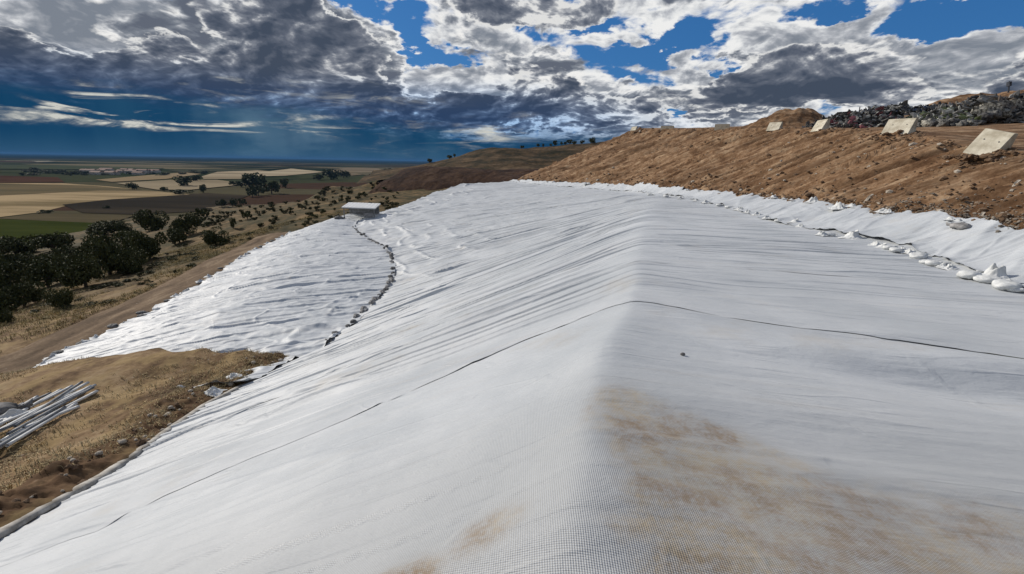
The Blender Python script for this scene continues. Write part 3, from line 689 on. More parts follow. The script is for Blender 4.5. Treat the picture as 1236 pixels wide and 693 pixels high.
def build_embankment():
    ys = np.concatenate([np.linspace(-6, 11, 10)[:-1], np.geomspace(11, 104, 34)])
    f = lambda L, dx=0, dz=0: np.stack([at(L, ys, 0) + dx, ys, at(L, ys, 2) + dz], 1)
    T0 = f(LT, -1.3, -.9); T1 = f(LT, 0, -.06); T1[:, 2] -= .25 * sstep(T1[:, 1], 30, 50); C1 = f(LC)
    C2 = C1 + np.array([3.5, 0, .12]); C3 = C1 + np.array([14, 2, .9]); C4 = C1 + np.array([45, 8, 2.6]); C5 = C1 + np.array([120, 10, 4])
    # the far end of the face closes round to the back
    def noise(G, S, Q): return emb_noise(G, S, Q)
    mat, t, b, co, c = soil('embankment_earth', [(.095, .05, .026), (.185, .108, .058), (.265, .168, .098), (.36, .255, .16)], 1.1, .55, (.7, 1.0, .7), 0, .9, .07)
    ex, ey, ez = t.sep(co); gr_ = t.comb(t.mul(ex, .10), t.add(ey, t.mul(ex, .38)), t.mul(ez, .1))
    nn = t.noise(gr_, .8, 9, .65)
    c = t.mix(t.mul(t.ss(nn, .54, .40), .7), c, (.075, .040, .02, 1)); c = t.mix(t.mul(t.ss(t.noise(gr_, 2.1, 8, .65), .54, .66), .5), c, (.34, .235, .15, 1)); t.l.new(c, b.inputs['Base Color'])
    me, G = loft('embankment', [T0, T1, C1, C2, C3, C4, C5], 480, 900, noise, mat)
    # more rows on the face: resample handled by S spacing
    struct(link('embankment', me))
    return G
EG = build_embankment()
def build_emb_end():   # back of the embankment beyond its far end
    a = np.stack([at(LT, np.array([104.0]), 0), np.array([104.0]), at(LT, np.array([104.0]), 2)], 1)[0]
    c = np.array([at(LC, 104.0, 0), 104.0, at(LC, 104.0, 2)])
    n = 12; f = np.linspace(0, 1, n)[:, None]
    row0 = a + np.array([-1.3, 0, -.9]) * (1 - f) + (c - a) * f + np.array([0, -.05, -.05])
    row1 = row0 + np.array([2, 5, 0]) + np.array([0, 0, -1.8]) * np.sin(f * 3)
    row2 = row0 + np.array([8, 18, -3]) + (0 * f)
    row2[:, 2] = np.minimum(row2[:, 2], -4 + 6 * f[:, 0]); row3 = row2 + np.array([10, 25, -6])
    # plateau rows
    def noise(G, S, Q):
        G = G.copy(); G[..., 2] += .15 * fbm(G[..., 0] * .5, G[..., 1] * .5, 4, 420) * sstep(S, 0, .3); return G
    me, _ = loft('embankment_back', [row0, row1, row2, row3], 60, 80, noise, bpy.data.materials['embankment_earth'])
    struct(link('embankment_back', me))
build_emb_end()
def plat_z(x, y):
    c = np.array([at(LC, y, 0), y, at(LC, y, 2)]); dx = x - c[0]
    return float(np.interp(dx, [0, 3.5, 14, 45, 120], [c[2], c[2] + .12, at(LC, y - 2, 2) + .9, at(LC, y - 8, 2) + 2.6, at(LC, y - 10, 2) + 4]))

# ---------------------------------------------------------------- hills behind
def poly(pts): return [Py(*p) for p in pts]
def hill(name, rows, mat, amp, fr, nr=120, nc=260, seed=500):
    def noise(G, S, Q):
        G = G.copy(); X, Y = G[..., 0], G[..., 1]
        G[..., 2] = G[..., 2] + amp * fbm(X * fr, Y * fr, 6, seed, .55) * sstep(S, 0, .4); return G
    me, G = loft(name, rows, nr, nc, noise, mat); struct(link(name, me)); return G
M_RED = soil('red_earth_shade', [(.014, .007, .005), (.028, .014, .009), (.046, .024, .014), (.075, .044, .026)], .12, 0, (1, 1, 1), 0, .6, .4)[0]  # shadow side of the low hill is put into this dark earth colour
M_HILL = soil('hill_scrub', [(.014, .014, .007), (.04, .029, .014), (.075, .048, .025), (.13, .088, .048)], .10, 0, (1, 1, 1), 0, .6, .5)[0]
hill('low_hill', [poly([(440, 236, 150), (475, 236, 148), (500, 236, 146), (530, 236, 144), (560, 236, 142), (590, 234, 140), (625, 230, 136), (700, 226, 130)]),
               poly([(455, 224, 156), (478, 217, 158), (500, 212, 158), (530, 211, 157), (560, 212, 155), (590, 213, 152), (620, 216, 145), (700, 218, 138)]),
               poly([(470, 214, 166), (484, 207, 168), (502, 203.5, 168), (530, 203.8, 166), (560, 205, 162), (590, 206.5, 160), (612, 209, 156), (700, 205, 150)]),
               poly([(472, 214, 180), (488, 206.5, 182), (504, 203, 182), (530, 202.6, 180), (560, 203, 178), (590, 204, 176), (625, 206, 170), (700, 203, 165)]),
               poly([(450, 222, 200), (488, 214, 205), (510, 212, 205), (540, 212, 205), (570, 212, 205), (600, 212, 205), (640, 212, 205), (720, 212, 205)])],
     M_RED, .9, .12)
G2 = hill('hill', [poly([(430, 222, 215), (480, 214, 210), (520, 212, 208), (560, 210, 205), (600, 212, 200), (650, 214, 195), (720, 212, 190), (820, 205, 180)]),
              poly([(440, 213, 250), (484, 206, 245), (520, 202, 240), (560, 197, 235), (600, 196, 232), (650, 197, 230), (720, 195, 230), (820, 190, 230)]),
              poly([(450, 208.5, 300), (490, 203, 295), (525, 195.5, 285), (552, 189, 275), (576, 182, 270), (598, 180, 268), (650, 180.5, 268), (700, 178.5, 268)]) [:7] + poly([(820, 168, 268)]),
              poly([(450, 207, 360), (490, 203.5, 350), (525, 196, 330), (552, 190, 310), (580, 184, 300), (604, 181, 300), (650, 180.5, 300), (820, 168, 300)]),
              poly([(440, 216, 480), (490, 212, 470), (525, 208, 450), (560, 204, 450), (600, 200, 450), (640, 200, 450), (720, 198, 450), (820, 195, 450)])],
     M_HILL, 1.3, .06, 160, 300, 520)
# brown spoil mounds on the plateau
def mound(name, cu, cv, y, wx, wy, h, mat, seed, label):
    p = Py(cu, cv, y); x0, y0 = p[0], p[1]; z0 = plat_z(x0, y0) - .5
    u = np.linspace(-1.25, 1.25, 120); X, Y = np.meshgrid(u, u, indexing='ij'); r = np.hypot(X, Y)
    X1 = x0 + X * wx; Y1 = y0 + Y * wy
    PZ = np.vectorize(plat_z)(X1, Y1) - .35
    Z = PZ + h * (1 - sstep(r, .05, 1.15)) + (h * .22) * fbm(X1 * .5, Y1 * .5, 5, seed) * (1 - sstep(r, .8, 1.2))
    me = mesh_from(name, np.stack([X1, Y1, Z], -1).reshape(-1, 3), grid_faces(120, 120)[:, ::-1], mat); o = link(name, me); struct(o)
    return lambda x, y: float(z0 + h * (1 - sstep(np.array(math.hypot((x - x0) / wx, (y - y0) / wy)), .05, 1.15)))
M_SP = bpy.data.materials['embankment_earth']
mound('spoil_mound', 955, 150, 78, 8, 6, 3.0, M_SP, 600, '')
hillR = mound('upper_mound', 1255, 140, 66, 30, 12, 4.2, M_SP, 610, '')
mound('spoil_mound', 1130, 148, 60, 12, 6, 1.7, M_SP, 620, '')


# ---------------------------------------------------------------- mesh builders for the small things
def ico(sub=2):
    bm = bmesh.new(); bmesh.ops.create_icosphere(bm, subdivisions=sub, radius=1.0)
    V = np.array([v.co[:] for v in bm.verts]); Fc = [[v.index for v in f.verts] for f in bm.faces]; bm.free(); return V, Fc
ICO1, ICO2, ICO3 = ico(1), ico(2), ico(3)
def n3(V, f, seed):
    return vn(V[:, 0] * f + V[:, 2] * f * .7, V[:, 1] * f - V[:, 2] * f * .6, seed) + vn(V[:, 2] * f + 9, V[:, 0] * f + V[:, 1] * f * .5, seed + 3)
def lump(name, sx, sy, sz, amp, f, seed, mat, I=None, smooth=True):
    V, Fc = I or ICO3; V = V.copy(); V = V * (1 + amp * n3(V, f, seed) + amp * .5 * n3(V, f * 2.3, seed + 7))[:, None] * np.array([sx, sy, sz])
    V[:, 2] -= V[:, 2].min() * .8
    return mesh_from(name, V, Fc, mat, smooth)
def bag_mesh(seed, mat):
    """a filled sack lying flat: pillow body, gathered neck, loose tail"""
    rng = np.random.RandomState(seed)
    nu, nv = 26, 22; V = []; Fc = []
    for i in range(nu):
        u = i / (nu - 1)
        prof = (math.sin(min(u / .82, 1) * math.pi) ** .42) if u < .80 else .16 + .10 * math.sin((u - .8) / .2 * math.pi * .9)
        if u < .80: prof = max(prof, .16 if u > .6 else .02)
        if u >= .8: prof = .16 + (u - .8) * 1.6
        for j in range(nv):
            a = 2 * math.pi * j / nv; c, s_ = math.cos(a), math.sin(a)
            y = .19 * prof * math.copysign(abs(c) ** .75, c); z = .085 * prof * math.copysign(abs(s_) ** .85, s_)
            if u >= .8: z = z * .6 + .03 * math.sin(a * 3 + seed); y += .02 * math.sin(a * 5)
            V.append(((u - .45) * .62, y, z + .075))
    V = np.array(V); V[:, 2] += .035 * n3(V * 9, 1, seed) + .02 * n3(V * 25, 1, seed + 5); V[:, 1] += .03 * n3(V * 8, 1, seed + 9); V[:, 2] = np.maximum(V[:, 2], -.02 + .0 * V[:, 2])
    for i in range(nu - 1):
        for j in range(nv): Fc.append([i * nv + j, i * nv + (j + 1) % nv, (i + 1) * nv + (j + 1) % nv, (i + 1) * nv + j])
    Fc.append(list(range(nv))[::-1]); Fc.append([(nu - 1) * nv + j for j in range(nv)])
    return mesh_from('sandbag', V, Fc, mat)
def rag_mesh(seed, mat, h=.12):
    """a crumpled knot of cloth with stiff upright folds"""
    n = 46; u = np.linspace(-1, 1, n); X, Y = np.meshgrid(u, u, indexing='ij'); r = np.hypot(X, Y)
    Z = h * np.exp(-(r / .45) ** 2) * (.6 + 1.6 * np.abs(vn(X * 2.6, Y * 2.6, seed))) + h * .9 * ridge(X * 2.0, Y * 2.0, seed + 1, .10) * np.exp(-(r / .6) ** 2) + h * .3 * fbm(X * 5, Y * 5, 3, seed + 2) * np.exp(-(r / .8) ** 2)
    X2 = X * .30 * (1 + .35 * vn(X * 2, Y * 2, seed + 4)) ; Y2 = Y * .26 * (1 + .35 * vn(X * 2 + 5, Y * 2, seed + 5))
    Z -= .03 * sstep(r, .7, 1.3)
    me = mesh_from('rag', np.stack([X2, Y2, Z + .02], -1).reshape(-1, 3), grid_faces(n, n), mat)
    return me
M_CLOTH = simple('bag_cloth', (.50, .51, .50, 1), (.66, .67, .66, 1), 9, .7, .4, .01)
M_CLOTHG = simple('bag_grey', (.16, .155, .15, 1), (.34, .33, .32, 1), 7, .8, .4, .01)
M_CLOTHD = simple('bag_dark', (.06, .06, .06, 1), (.17, .165, .16, 1), 7, .8, .4, .01)
BAGW = [bag_mesh(s_, M_CLOTH) for s_ in (1, 2, 3)]; BAGG = [bag_mesh(s_, M_CLOTHG) for s_ in (4, 5, 6)]; BAGD = [bag_mesh(s_, M_CLOTHD) for s_ in (7, 8)]
RAGW = [rag_mesh(s_, M_CLOTH) for s_ in (11, 12, 13, 14)]
def put(name, me, loc, rz, sc, label, cat, group=None, rx=0, ry=0):
    o = link(name, me); o.location = loc; o.rotation_euler = (rx, ry, rz); o.scale = sc if hasattr(sc, '__len__') else (sc,) * 3
    return tag(o, label, cat, group)
rnd = random.Random(11)
def on_surface(u, v):
    d = ray(u, v); ts = np.geomspace(2, 140, 3000); X, Y, Z = d[0] * ts, d[1] * ts, d[2] * ts
    h = np.where(X >= at(LA, Y, 0), cap_h(X, Y), low_h(X, Y)[0] + .05); i = int(np.argmax(Z < h)); return np.array([X[i], Y[i], h[i]])

# bag line on the seam of the upper strip
SL = [(1215, 349, BAGW[0], 1.0, 'big white sack nearest the camera on the upper bag line', .3), (1170, 336, BAGW[1], 1.05, 'long pale sack with a dark shaded side, second big sack along the upper bag line', .5),
      (1108, 312, BAGW[2], 1.0, 'pale sack lying flat midway between the white knots of the upper bag line', .4), (1157, 276, BAGG[2], 1.1, 'large grey sack at the foot of the brown embankment on the strip edge', 1.4)]
for u, v, me, sc, lb, rz in SL: put('sandbag', me, on_surface(u, v), rz + rnd.uniform(-.2, .2), sc, lb, 'sandbag')
RL = [(1201, 337, 1.25, 'tall spiky white cloth knot behind the nearest big white sack'), (1029, 288, 1.3, 'pointed white cloth fold standing alone on the bag line'), (1012, 252.5, 1.5, 'white cloth flap folded over at the foot of the embankment'), (982, 244.5, 1.2, 'small pale cloth flap at the embankment foot, left of the larger folded flap')]
for k, (u, v, sc, lb) in enumerate(RL): put('cloth_knot', RAGW[k], on_surface(u, v), rnd.uniform(0, 6), (sc, sc, sc * 1.25), lb, 'cloth knot')
for u, v in [(1000, 285), (992, 284), (960, 269), (966, 274), (1058, 297), (1066, 299), (1073, 301), (1081, 304), (1090, 304), (1098, 306), (1120, 319), (1129, 321), (1137, 322), (1147, 325), (940, 268), (926, 264),
             (915, 260), (903, 257), (893, 254), (880, 251.5), (868, 248.5), (852, 245), (840, 243), (822, 240), (804, 238), (785, 236), (1185, 334), (1193, 341), (1225, 352)]:
    p = on_surface(u, v); f = rnd.random()
    big = 1.0 + max(p[1] - 15, 0) * .02
    if f < .55: put('cloth_knot', rnd.choice(RAGW), p, rnd.uniform(0, 6), rnd.uniform(.55, .95) * big, 'small crumpled white cloth knot on the upper bag line', 'cloth knot', 'crumpled cloth knots on the upper bag line')
    else: put('sandbag', rnd.choice(BAGW), p, rnd.uniform(-.8, 1.0), rnd.uniform(.6, .9) * big, 'small pale sandbag on the upper bag line', 'sandbag', 'small sandbags on the upper bag line')
for k in range(20):   # stones and scraps along the toe
    u = 640 + 560 * rnd.random() ** .8; y_ = None
    # a point of the toe line seen at column u
    ys = np.geomspace(10, 100, 600); pts = np.stack([at(LT, ys, 0), ys, at(LT, ys, 2)], 1); q = pts @ CM; uu = W0 / 2 + F0 * q[:, 0] / -q[:, 2]
    i = int(np.argmin(abs(uu - u))); p = pts[i] + np.array([rnd.uniform(-.3, .2), 0, .06])
    put('cloth_knot', rnd.choice(RAGW), p, rnd.uniform(0, 6), rnd.uniform(.3, .7) * (1 + p[1] * .015), 'small white cloth scrap along the foot of the embankment', 'cloth scrap', 'cloth scraps along the embankment foot')
# sandbag line bending down from the shed
S2 = [(425, 275), (431, 280), (438, 285), (447, 291), (456, 296), (464, 299), (469, 305), (473, 313), (474, 322), (473, 332), (471, 343), (463, 354), (453, 363), (446, 369), (440, 374), (433, 383), (427, 391), (416, 399), (404, 406), (392, 418)]
P2 = np.array([on_surface(*p) for p in S2]); sg = np.linalg.norm(np.diff(P2[:, :2], axis=0), axis=1); cs = np.concatenate([[0], np.cumsum(sg)])
nb = int(cs[-1] / .62)
for k in range(nb):
    if rnd.random() < .16: continue
    s_ = (k + .5) / nb * cs[-1]; x = np.interp(s_, cs, P2[:, 0]) + rnd.uniform(-.12, .12); y = np.interp(s_, cs, P2[:, 1])
    x2 = np.interp(s_ + .3, cs, P2[:, 0]); y2 = np.interp(s_ + .3, cs, P2[:, 1]); a = math.atan2(y2 - y, x2 - x)
    X_, Y_ = np.array([x]), np.array([y]); h = float(cap_h(X_, Y_)[0] if x >= at(LA, y, 0) else low_h(X_, Y_)[0][0] + .05)
    put('sandbag', rnd.choice(BAGG + BAGD + BAGD), (x, y, h + .05), a + rnd.uniform(-.5, .5), (.75, .78, 1.1), 'grey sandbag in the line bending down from the shed', 'sandbag', 'grey sandbags in the bending line')
# small weights along the outer edge of the lower sheet
for k in range(52):
    y = 20.5 * (60 / 20.5) ** (k / 51.0) + rnd.uniform(-.1, .1); x = at(LE, y, 0) + rnd.uniform(-.45, .25)
    dark = rnd.random() < .4; z = float(at(LE, y, 2)) + .02
    put('sandbag', rnd.choice(BAGD) if dark else rnd.choice(RAGW), (x, y, z), rnd.uniform(0, 6) if not dark else rnd.uniform(-.4, .4), rnd.uniform(.8, 1.3),
        'dark little sandbag on the outer edge of the lower sheet' if dark else 'white bunched cloth weight on the outer edge of the lower sheet', 'sandbag', 'dark edge weights' if dark else 'white edge weights')

# ---------------------------------------------------------------- concrete blocks on the crest
M_CONC = simple('concrete_cream', (.36, .32, .24, 1), (.62, .58, .47, 1), 1.6, .85, .6, .02, 10)
def block(u, v, y, L, hgt, face_az, roll, label, tone=None, sink=.05):
    p = Py(u, v, y); z = plat_z(p[0], p[1]); p[2] = z - sink
    t = thing('concrete_block', label, 'concrete block', p, 0)
    bm = bmesh.new(); d0, d1 = hgt * .82, hgt * .24
    # local: length along X, face towards -Y sloping back, top narrow
    pr = [(-d0 * .5, 0), (d0 * .5, 0), (d0 * .5, hgt * .12), (d0 * .5 - .02, hgt), (d0 * .5 - d1, hgt)]
    ringsv = []
    for sx in (-L / 2, L / 2): ringsv.append([bm.verts.new((sx, a, b)) for a, b in pr])
    n = len(pr); bm.faces.new(ringsv[0]); bm.faces.new(ringsv[1][::-1])
    for i in range(n): bm.faces.new((ringsv[0][i], ringsv[1][i], ringsv[1][(i + 1) % n], ringsv[0][(i + 1) % n])[::-1])
    bmesh.ops.recalc_face_normals(bm, faces=bm.faces)
    bmesh.ops.bevel(bm, geom=bm.edges[:], offset=.018, segments=2, affect='EDGES', clamp_overlap=True)
    me = bpy.data.meshes.new('body'); bm.to_mesh(me); bm.free(); me.materials.append(tone or M_CONC); link('body', me, t)
    # cast lifting eyes in the sloping face
    for sx in (-.22, .28):
        bm = bmesh.new(); bmesh.ops.create_cone(bm, cap_ends=True, segments=10, radius1=.028, radius2=.028, depth=.03)
        me2 = bpy.data.meshes.new('lifting_eye'); bm.to_mesh(me2); bm.free(); me2.materials.append(M_CLOTHD); e = link('lifting_eye', me2, t)
        f = .62; e.location = (sx * L, -d0 * .5 + (d0 - d1) * f, hgt * f); e.rotation_euler = (math.atan2(hgt, d0 - d1), 0, 0)
    t.rotation_euler = (0, roll, R(180) - face_az); return t
# face_az: compass bearing the sloping face looks to
M_TAN = simple('concrete_dusty', (.26, .22, .16, 1), (.36, .31, .23, 1), 2.5, .9, .25, .01)
block(1187, 186, 21.1, 1.12, 1.05, R(254), R(14), 'pale concrete block tilted to one side, nearest and largest on the crest', sink=.16)
block(1083, 162, 30, 1.5, .95, R(246), R(1), 'wide pale concrete block level on the crest before the dark waste heap')
block(989, 158.5, 44, 1.25, 1.0, R(262), R(-3), 'small squarish pale concrete block at the left foot of the black waste heap')
block(934, 158, 56, 1.45, .95, R(238), 0, 'pale concrete block on the crest in front of the brown spoil mound')
block(871, 158, 72, 2.0, .95, R(205), 0, 'dusty tan concrete block on the crest, left of the brown spoil mound', M_TAN)
block(805, 158, 90, 2.3, .85, R(205), 0, 'low dusty block far along the crest, second from its far end', M_TAN)
block(765, 158, 102, 1.5, .8, R(240), 0, 'tiny pale block at the far end of the embankment crest')

# ---------------------------------------------------------------- waste heaps and bales on the plateau
def colored(name, rough=.6):
    m, t, b = new_mat(name); a = t.node('ShaderNodeAttribute'); a.attribute_name = 'tint'
    co = t.node('ShaderNodeTexCoord').outputs['Object']; n = t.noise(co, 6, 6, .6)
    t.l.new(t.mix(t.mul(t.ss(n, .45, .65), .45), a.outputs['Color'], (.10, .085, .065, 1)), b.inputs['Base Color']); b.inputs['Roughness'].default_value = rough; return m
M_WASTE = colored('waste_plastic')
def waste_heap(name, label, uvb, depth_w, h, n, pal, seed, szs=(.18, .55)):
    n = int(n * 2.2); szs = (szs[0] * .6, szs[1] * .7)
    """uvb: list of (u, v_base, y); loose crumpled plastic piled along the line"""
    rng = random.Random(seed); Vs = []; Fs = []; Cs = []; base = [Py(*p) for p in uvb]; off = 0
    V0, F0_ = ICO1
    for k in range(n):
        s_ = rng.random() * (len(base) - 1); i = int(s_); f = s_ - i; c = base[i] * (1 - f) + base[min(i + 1, len(base) - 1)] * f
        a = rng.random() * 2 * math.pi; r = rng.random() ** .6
        x = c[0] + math.cos(a) * r * depth_w; y = c[1] + math.sin(a) * r * depth_w
        prof = (1 - r ** 1.7) * (.75 + .6 * (vn(np.array([s_ * 3.1]), np.array([0.5]), seed)[0] + .5))
        z = plat_z(x, y) + h * prof * (1 if rng.random() < .75 else rng.random())
        q = rng.uniform(*szs) * (1.6 if rng.random() < .12 else 1)
        M = Matrix.Rotation(rng.random() * 6, 3, 'X') @ Matrix.Rotation(rng.random() * 6, 3, 'Z')
        V = V0 * np.array([rng.choice([1.0, 1.2, 1.5]), rng.uniform(.3, .9), rng.uniform(.06, .4)]) * q
        V = V * (1 + .7 * np.array([rng.random() - .5 for _ in range(len(V))]))[:, None]
        V = V @ np.array(M).T + np.array([x, y, z]); Vs.append(V); Fs += [[a_ + off for a_ in ff] for ff in F0_]; off += len(V)
        col = rng.choice(pal); Cs += [col] * len(V)
    me = mesh_from(name, np.concatenate(Vs), Fs, M_WASTE, False)
    at_ = me.color_attributes.new('tint', 'FLOAT_COLOR', 'POINT'); at_.data.foreach_set('color', np.array([tuple(c) + (1,) for c in Cs], dtype=np.float32).ravel())
    o = link(name, me); tag(o, label, 'waste heap', kind='stuff')
dk, gr, lg, wt, pk, gn, bl = (.02, .02, .02), (.10, .097, .09), (.27, .26, .235), (.55, .55, .50), (.22, .06, .07), (.14, .17, .06), (.05, .08, .15)
waste_heap('waste_heap', 'dark heap of crumpled plastic waste left of the wide pale block', [(1003, 157, 55), (1020, 157, 54), (1045, 157, 53), (1066, 157, 53)], 3.0, 1.5, 1100, [dk, dk, dk, dk, gr, gr, lg, wt, pk, gr], 3)
waste_heap('waste_heap', 'long ridge of grey and black plastic waste behind the dark heap', [(1040, 156, 66), (1080, 156, 64), (1125, 156, 62), (1150, 154, 60)], 3.8, 2.0, 1300, [dk, dk, gr, gr, gr, lg, dk, bl, wt], 4, (.2, .6))
waste_heap('waste_heap', 'pale grey and green plastic waste pile right of the wide pale block', [(1110, 157, 46), (1130, 157, 45), (1150, 156, 44)], 2.0, 1.2, 800, [lg, lg, gr, wt, gn, gn, gr, dk], 5, (.15, .45))
waste_heap('waste_heap', 'tall dark waste bank at the right behind the tilted block', [(1172, 155, 47), (1200, 153, 47), (1240, 151, 48), (1290, 150, 50)], 3.0, 2.2, 1500, [dk, dk, gr, gr, lg, lg, (.12, .09, .065), (.18, .14, .10)], 6, (.18, .6))
M_BALE = [simple('bale_wrap_%d' % i, a, b_, 5.5, .55, .8, .06) for i, (a, b_) in enumerate([((.03, .03, .028, 1), (.24, .23, .21, 1)), ((.05, .045, .035, 1), (.42, .40, .34, 1)), ((.015, .015, .015, 1), (.12, .115, .11, 1))])]
BALES = [lump('waste_bale', .66, .52, .40, .55, 3.2, 700 + i, M_BALE[i % 3]) for i in range(6)]
def box_bale(seed, mat):
    bm = bmesh.new(); bmesh.ops.create_cube(bm, size=1); bmesh.ops.bevel(bm, geom=bm.edges[:], offset=.09, segments=2, affect='EDGES'); bmesh.ops.subdivide_edges(bm, edges=bm.edges[:], cuts=3, use_grid_fill=True)
    V = np.array([v.co[:] for v in bm.verts]); Fc = [[v.index for v in f.verts] for f in bm.faces]; bm.free()
    V = V * (1 + .16 * n3(V, 4.5, seed) + .12 * n3(V, 11, seed + 4))[:, None] * np.array([1.5, 1.0, .95]); V[:, 2] += .45
    return mesh_from('waste_bale', V, Fc, mat, False)
BOXB = [box_bale(750 + i, M_BALE[(1, 1, 0)[i]]) for i in range(3)]
for k, (u, v, y, s_) in enumerate([(1108, 152, 43.5, .7), (1118, 150, 43, .8), (1128, 150, 42.5, .85), (1137, 149, 42, .9), (1146, 149, 42, .95), (1154, 148.5, 41.5, .85), (1162, 150, 41, .8), (1170, 151, 41, .8), (1178, 149, 42, .9), (1186, 134, 45, 1.0), (1196, 131, 45, 1.05),
                                 (1207, 129, 45.5, 1.05), (1218, 128, 46, 1.1), (1230, 128, 46, 1.05), (1188, 141, 44, .9), (1200, 138, 44, .9), (1214, 137, 44.5, .95)]):
    p = Py(u, v, y)
    if 9 <= k <= 13: put('waste_bale', BOXB[k % 3], (p[0], p[1], p[2] - .5), R(-38) + rnd.uniform(-.15, .15), s_ * .95, 'pale boxy waste bale in the top row of the stack at the right edge', 'waste bale', 'wrapped waste bales on the plateau'); continue
    put('waste_bale', BALES[k % 6], (p[0], p[1], p[2] - .45 * s_), rnd.uniform(0, 6), (s_, s_, s_ * 1.05), 'lumpy wrapped waste bale stacked with the rubbish on the plateau', 'waste bale', 'wrapped waste bales on the plateau', rnd.uniform(-.3, .3), rnd.uniform(-.3, .3))
def pole(u0, v0, u1, v1, y, r, mat, label, top=None):
    a, b_ = Py(u0, v0, y), Py(u1, v1, y); d = Vector(b_ - a); t = thing('pole', label, 'pole', a)
    bm = bmesh.new(); bmesh.ops.create_cone(bm, cap_ends=True, segments=10, radius1=r, radius2=r * .7, depth=d.length, matrix=Matrix.Translation((0, 0, d.length / 2)))
    me = bpy.data.meshes.new('shaft'); bm.to_mesh(me); bm.free(); me.materials.append(mat); o = link('shaft', me, t); t.rotation_euler = d.to_track_quat('Z', 'Y').to_euler()
    if top:
        bm = bmesh.new(); bmesh.ops.create_cube(bm, size=1, matrix=Matrix.Translation((0, 0, d.length * .78)) @ Matrix.Diagonal((r * 5, r * 3, d.length * .35, 1))); bmesh.ops.bevel(bm, geom=bm.edges[:], offset=r * .4, segments=2, affect='EDGES')
        me = bpy.data.meshes.new('cabinet'); bm.to_mesh(me); bm.free(); me.materials.append(mat); link('cabinet', me, t)
M_POLE = simple('pole_dark', (.03, .035, .045, 1), (.06, .07, .09, 1), 5, .6, 0)
pole(1034.5, 150, 1038, 129, 56, .07, M_POLE, 'thin dark leaning pole rising from the black waste heap')
pole(1217, 114, 1218.3, 98, 66, .10, M_POLE, 'small dark upright mast on the top of the hill at right', True)

# ---------------------------------------------------------------- open shed at the corner of the cover
def box(name, c, s_, mat, parent, rot=(0, 0, 0), bev=.01):
    bm = bmesh.new(); bmesh.ops.create_cube(bm, size=1, matrix=Matrix.Diagonal((s_[0], s_[1], s_[2], 1))); bmesh.ops.bevel(bm, geom=bm.edges[:], offset=bev, segments=1, affect='EDGES')
    me = bpy.data.meshes.new(name); bm.to_mesh(me); bm.free(); me.materials.append(mat); o = link(name, me, parent); o.location = c; o.rotation_euler = rot; return o
M_WHITE = simple('painted_metal', (.72, .72, .70, 1), (.80, .80, .78, 1), 2, .45, .05, .01)
M_STEEL = simple('steel_grey', (.16, .16, .16, 1), (.26, .26, .26, 1), 3, .5, .1, .01)
sp = Py(437, 262.5, 63.5)
sh = thing('open_shed', 'small open shed with a white flat roof at the corner of the white cover', 'shed', sp, R(4))
rf = box('roof', (0, .2, 1.56), (4.3, 3.6, .14), M_WHITE, sh, (R(5), R(1.5), 0)); 
for k in range(9): box('roof_rib', (-1.9 + k * .475, 0, .075), (.05, 3.3, .035), M_WHITE, rf, bev=.005)
box('fascia', (0, -1.56, 1.36), (4.1, .06, .16), M_STEEL, sh, (0, R(1.5), 0))
for x in (-1.95, 1.95):
    for y in (-1.35, 1.6): box('post', (x, y, .68), (.11, .11, 1.4), M_STEEL, sh)
box('back_wall', (0, 1.75, .7), (3.8, .05, 1.3), M_STEEL, sh)
box('side_panel', (1.2, -1.38, .45), (1.1, .04, .6), M_CLOTHG, sh)
box('rail', (-.6, -1.42, .95), (2.4, .05, .06), M_STEEL, sh)
put('sandbag', BAGD[0], (sp[0] - 2.3, sp[1] - 2.2, sp[2] - .05), .4, (2.2, 2.2, 2.8), 'dark bulky sack at the left foot of the open shed', 'sandbag')

# ---------------------------------------------------------------- pipes on the terrace
M_PW = simple('pipe_white', (.50, .50, .48, 1), (.68, .68, .65, 1), 3, .45, .1, .01); M_PG = simple('pipe_grey', (.10, .11, .12, 1), (.22, .23, .24, 1), 3, .5, .1, .01)
PIPES = [((-45, 548), (107, 465), 0), ((-30, 530), (116, 469), 0), ((-5, 531), (111, 472), 0), ((2, 539), (118, 477), 0), ((10, 543), (93, 492), 0), ((-20, 560), (80, 498), 1), ((-10, 514), (46, 482), 0), ((-30, 520), (62, 478), 1),
         ((20, 521), (100, 466), 1), ((30, 521), (96, 495), 0), ((-10, 518), (88, 470), 0), ((-60, 540), (20, 500), 1), ((5, 536), (70, 497), 0), ((-15, 509), (30, 491), 1), ((0, 528), (114, 474), 1), ((-8, 548), (40, 521), 0), ((0, 520), (75, 476), 0), ((12, 532), (104, 480), 1)]
PT = [None, None]
def tube(a, b_, ro, ri, mat, sag=0, seed=0):
    a = Vector(a); b_ = Vector(b_); d = (b_ - a); L = d.length; q = d.to_track_quat('Z', 'Y'); V = []; Fc = []; ns, nr = 12, 9
    for lay, r in ((0, ro), (1, ri)):
        for i in range(nr):
            f = i / (nr - 1); bend = sag * math.sin(f * math.pi)
            for j in range(ns):
                an = 2 * math.pi * j / ns; v = q @ Vector((math.cos(an) * r, math.sin(an) * r * .8, f * L)); V.append(((a + v)[0] + bend, (a + v)[1], (a + v)[2]))
    for lay in (0, 1):
        o_ = lay * nr * ns
        for i in range(nr - 1):
            for j in range(ns):
                f_ = [o_ + i * ns + j, o_ + i * ns + (j + 1) % ns, o_ + (i + 1) * ns + (j + 1) % ns, o_ + (i + 1) * ns + j]; Fc.append(f_ if lay == 0 else f_[::-1])
    for i in (0, nr - 1):
        for j in range(ns): Fc.append([i * ns + j, nr * ns + i * ns + j, nr * ns + i * ns + (j + 1) % ns, i * ns + (j + 1) % ns])
    return mesh_from('pipe', V, Fc, mat)
